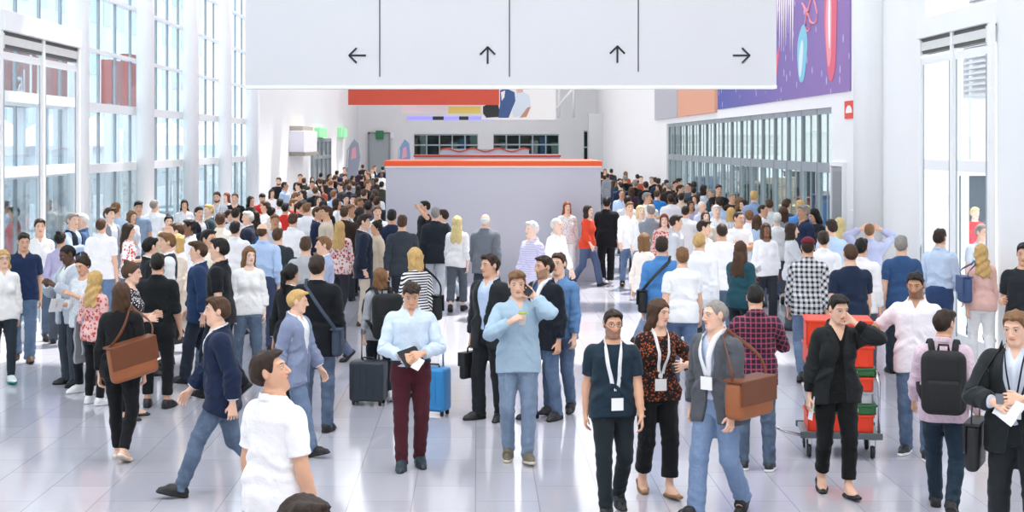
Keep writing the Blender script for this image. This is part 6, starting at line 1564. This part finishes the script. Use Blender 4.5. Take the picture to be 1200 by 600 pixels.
def suitcase(label, px, base_y, w, h, t, mat, rot, hh=.35):
    d = CH*FP/(base_y-PY); r = empty('suitcase', (wx(px,d), d, 0), D(rot)); tag(r, label, 'suitcase')
    MB().box(-w/2,w/2,-t/2,t/2,.05,h).build('shell', mat, r, .04, seg=5)
    g = MB()
    for k in range(5): g.box(-w*.38+k*w*.19-.008,-w*.38+k*w*.19+.008,-t/2-.006,-t/2+.002,.12,h-.08)
    g.build('ribs', mat, r, .003)
    MB().tube([(-w*.25,t*.3,h-.01),(-w*.25,t*.3,h+hh),(w*.25,t*.3,h+hh),(w*.25,t*.3,h-.01)], .011, 8).build('pull_handle', STEEL, r)
    MB().tube([(-.07,0,h-.005),(-.06,0,h+.03),(.06,0,h+.03),(.07,0,h-.005)], .010, 8).build('carry_handle', BLK, r)
    for sx in (-1,1):
        for sy in (-1,1): MB().lathe([(.0,-.014),(.026,-.014),(.03,0),(.026,.014),(0,.014)], n=16, M=Matrix.Translation((sx*w*.38, sy*t*.32, .03))@Matrix.Rotation(PI/2,4,'Y')).box(sx*w*.38-.018,sx*w*.38+.018,sy*t*.32-.012,sy*t*.32+.012,.03,.06).build('wheel', BLK, r)
    return r
e = E_
shoulder_bag(e['satchel'], 'satchel', 'large tan leather satchel on the hip of the black-clad walker', 'R', .48, .34, .12, TAN, TAND, z=.96, y=.12, strap=.024, xo=-.05, rotz=-38, roll=-10)
shoulder_bag(e['blacksuitback'], 'messenger_bag', 'dark slate messenger bag on the large black back', 'R', .32, .28, .11, noisy('slate_nylon', '3a4556', .8, .1, 20, .2), noisy('slate_nylon', '3a4556', .8, .1, 20, .2), z=.92, cross=True)
shoulder_bag(e['blue778'], 'shoulder_bag', 'black shoulder bag at the hip of the vivid blue shirt', 'L', .30, .28, .11, BLK, BLK, z=.98, cross=True)
shoulder_bag(e['stripes'], 'shoulder_bag', 'black shoulder bag below the striped sleeve', 'R', .30, .30, .11, BLK, BLK, z=.95)
shoulder_bag(e['pinktop'], 'shoulder_bag', 'blue shoulder bag beside the pink blouse', 'L', .30, .34, .13, noisy('blue_leather', '3c557f', .5, .1, 10, .15), noisy('blue_leather', '3c557f', .5, .1, 10, .15), z=1.05)
shoulder_bag(e['paperman'], 'briefcase', 'black briefcase hanging below the dark blazer at the right edge', 'R', .36, .34, .10, BLK, BLK, z=.78, xo=.06)
shoulder_bag(e['greyjacket'], 'holdall', 'tan brown bag slung at the side of the grey jacket', 'L', .50, .30, .17, TAN, TAND, z=.97, y=-.04, xo=.06)
hand_bag(e['suit578'], 'R', 'briefcase', 'black briefcase held by the charcoal suit', .36, .28, .08, BLK, BLK)
backpack(e['backpacker'], 'big black backpack on the dusty pink shirt', .34, .50, .17, BLKF)
backpack(e['bagback'], 'black backpack on the grey shirt beside the suitcase', .36, .52, .18, BLKF)
phone(e['tablet'], 'L', 'black tablet held in both hands by the maroon-trousered person', '121417', True, off=(-.05,-.03,0))
phone(e['phonecup'], 'L', 'dark phone held to the ear above the sky-blue shirt', '23262a')
phone(e['white815'], 'L', 'phone in the hand of the largest white back', '15171a')
phone(e['rustblouse'], 'L', 'small black device in the raised hand beside rust-flecked blouse', '15171a')
phone(e['trolley'], 'L', 'dark phone in the lowered hand behind the red crates', '15171a')
phone(e['paperman'], 'L', 'grey phone held above the papers at the right edge', '6a7078')
cup(e['phonecup'], 'R', 'paper cup with yellow-green lid in the hand of the sky-blue shirt', 'f0ece4', 'a8b83a')
cup(e['navypolo'], 'R', 'white paper cup held by the navy polo shirt', 'f4f4f4', 'e6e6e8')
sheet(e['lanyardbeard'], 'R', 'papers', 'white papers held by the black blazer with wide lanyard', .15, .21, 'f6f6f6')
sheet(e['paperman'], 'R', 'papers', 'folded white leaflets held at the right picture edge', .14, .24, 'f4f5f8', 4)
sheet(e['blackvneck'], 'R', 'papers', 'white folded leaflet in the lowered hand of the black v-neck', .10, .20, 'f5f5f6', 2)
sheet(e['whitegreytop'], 'R', 'brochure', 'white brochure held by the pale grey blouse', .15, .21, 'f3f3f3', 2, cat='brochure')
sheet(e['teal866'], 'L', 'brochure', 'white brochure with the dark teal sweater', .15, .21, 'f3f3f3', 2, cat='brochure')
sheet(e['tablet'], 'R', 'papers', 'white papers dangling below the tablet', .10, .22, 'f6f6f6', 2)
# coat folded over an arm
c0 = e['greycoatarm']; p = .5*(wpt(c0,'foL',joints(1)['EL'])+wpt(c0,'foL',joints(1)['WR'])); r = empty('folded_coat', tuple(p), D(c0['rot'])); tag(r, 'light grey coat draped over the arm of the pink top', 'coat')
m = MB(); pts = []
for k in range(9): a = PI*k/8; pts.append((.062*math.cos(a), .062*math.sin(a)))
n = 10; prof = [(.075+.012*math.sin(k*1.3), -.50+.50*k/n) for k in range(n)]+pts+[(-.072-.012*math.sin(k*1.7), -.40*k/n) for k in range(1,n+1)]
inner = [(x*.62, z-.012) for x, z in prof[::-1]]
m.poly([(x, -.17, z) for x, z in prof]+[(x, -.17, z) for x, z in inner], (0,.32,0)); m.build('cloth', cloth('9a9da3'), r, .012, seg=2)
suitcase('bright blue suitcase behind the maroon trousers', 508, 486, .34, .52, .24, noisy('blue_shell', '2f86c4', .35, .05, 5), -20, .30)
suitcase('dark wheeled suitcase beside the grey shirt with black backpack', 432, 474, .40, .50, .26, noisy('dark_shell', '2c343d', .5, .08, 6), -10, .34)
# trolley with stacked crates
TD = 13.55; r = empty('platform_trolley', (wx(990,TD), TD+.25, 0), D(-8)); tag(r, 'grey platform trolley on castors loaded with red crates', 'trolley')
MB().box(-.36,.36,-.28,.28,.20,.245).build('deck', noisy('trolley_grey', '8a9296', .45, .06, 6, metal=.4), r, .012)
for y0 in (-.295,.275): MB().box(-.375,.375,y0,y0+.02,.195,.255).build('deck_edge', noisy('trolley_dark', '545c60', .5, .06, 6), r, .006)
for sx in (-1,1):
    for sy in (-1,1):
        w_ = empty('caster'); w_.parent = r
        w_.location = (sx*.29, sy*.21, 0)
        MB().lathe([(0,-.02),(.055,-.02),(.065,0),(.055,.02),(0,.02)], n=20, M=Matrix.Translation((0,0,.065))@Matrix.Rotation(PI/2,4,'Y')).build('wheel', BLK, w_)
        MB().box(-.03,-.024,-.02,.02,.05,.18).box(.024,.03,-.02,.02,.05,.18).box(-.035,.035,-.035,.035,.18,.20).build('fork', STEEL, w_)
MB().tube([(.345,-.25,.24),(.345,-.25,.72),(.33,-.20,.80),(.33,.20,.80),(.345,.25,.72),(.345,.25,.24)], .016, 10).build('push_handle', STEEL, r)
MB().tube([(-.35,-.29,.22),(-.52,-.34,.26),(-.60,-.36,.30)], .014, 8).build('tow_bar', STEEL, r)
CR = [('red', 'e8401f', .17, 'lowest red crate on the trolley deck'),('green', '2f6b3c', .10, 'green crate between red crates low in the trolley stack'),('grey', 'b9bcbf', .12, 'pale grey crate in the middle of the trolley stack'),
      ('red', 'e8401f', .13, 'red crate directly above the pale grey crate'),('green', '2f6b3c', .09, 'upper green crate in the trolley stack'),('red', 'e8401f', .20, 'red crate second from top of the trolley stack'),('red', 'ea4522', .24, 'red crate topping the trolley stack')]
zc = .246
for i, (nm, col, h, lab) in enumerate(CR):
    b = empty('crate', (r.location.x+.015*math.sin(i*2), r.location.y+.01*math.cos(i*3), zc), D(-8+2*math.sin(i*1.7))); tag(b, lab, 'crate', 'crates stacked on the trolley')
    mt = noisy('crate_'+col, col, .45, .06, 6)
    m = MB(); hx, hy_ = .30, .23
    m.box(-hx,hx,-hy_,hy_,0,.012).box(-hx,hx,-hy_,-hy_+.012,0,h-.004).box(-hx,hx,hy_-.012,hy_,0,h-.004).box(-hx,-hx+.012,-hy_,hy_,0,h-.004).box(hx-.012,hx,-hy_,hy_,0,h-.004).build('body', mt, b, .004)
    m = MB()
    for k in range(6):
        xx = -hx+.03+k*(2*hx-.06)/5; m.box(xx-.008,xx+.008,-hy_-.009,-hy_,.01,h-.03); m.box(xx-.008,xx+.008,hy_,hy_+.009,.01,h-.03)
    m.build('ribs', mt, b, .002)
    MB().box(-hx-.012,hx+.012,-hy_-.012,hy_+.012,h-.028,h-.004).build('rim', mt, b, .005)
    if nm == 'green': MB().lathe([(.0,-.001),(.035,-.001),(.035,.002),(0,.002)], n=20, M=Matrix.Translation((.10,-hy_-.011,h*.45))@Matrix.Rotation(PI/2,4,'X')).build('white_emblem', plain('emblem_white', 'eef2ee', .5), b)
    zc += h
_lab = {}
for o in bpy.data.objects:
    if o.parent is None and 'label' in o: _lab.setdefault(o['label'], []).append(o)
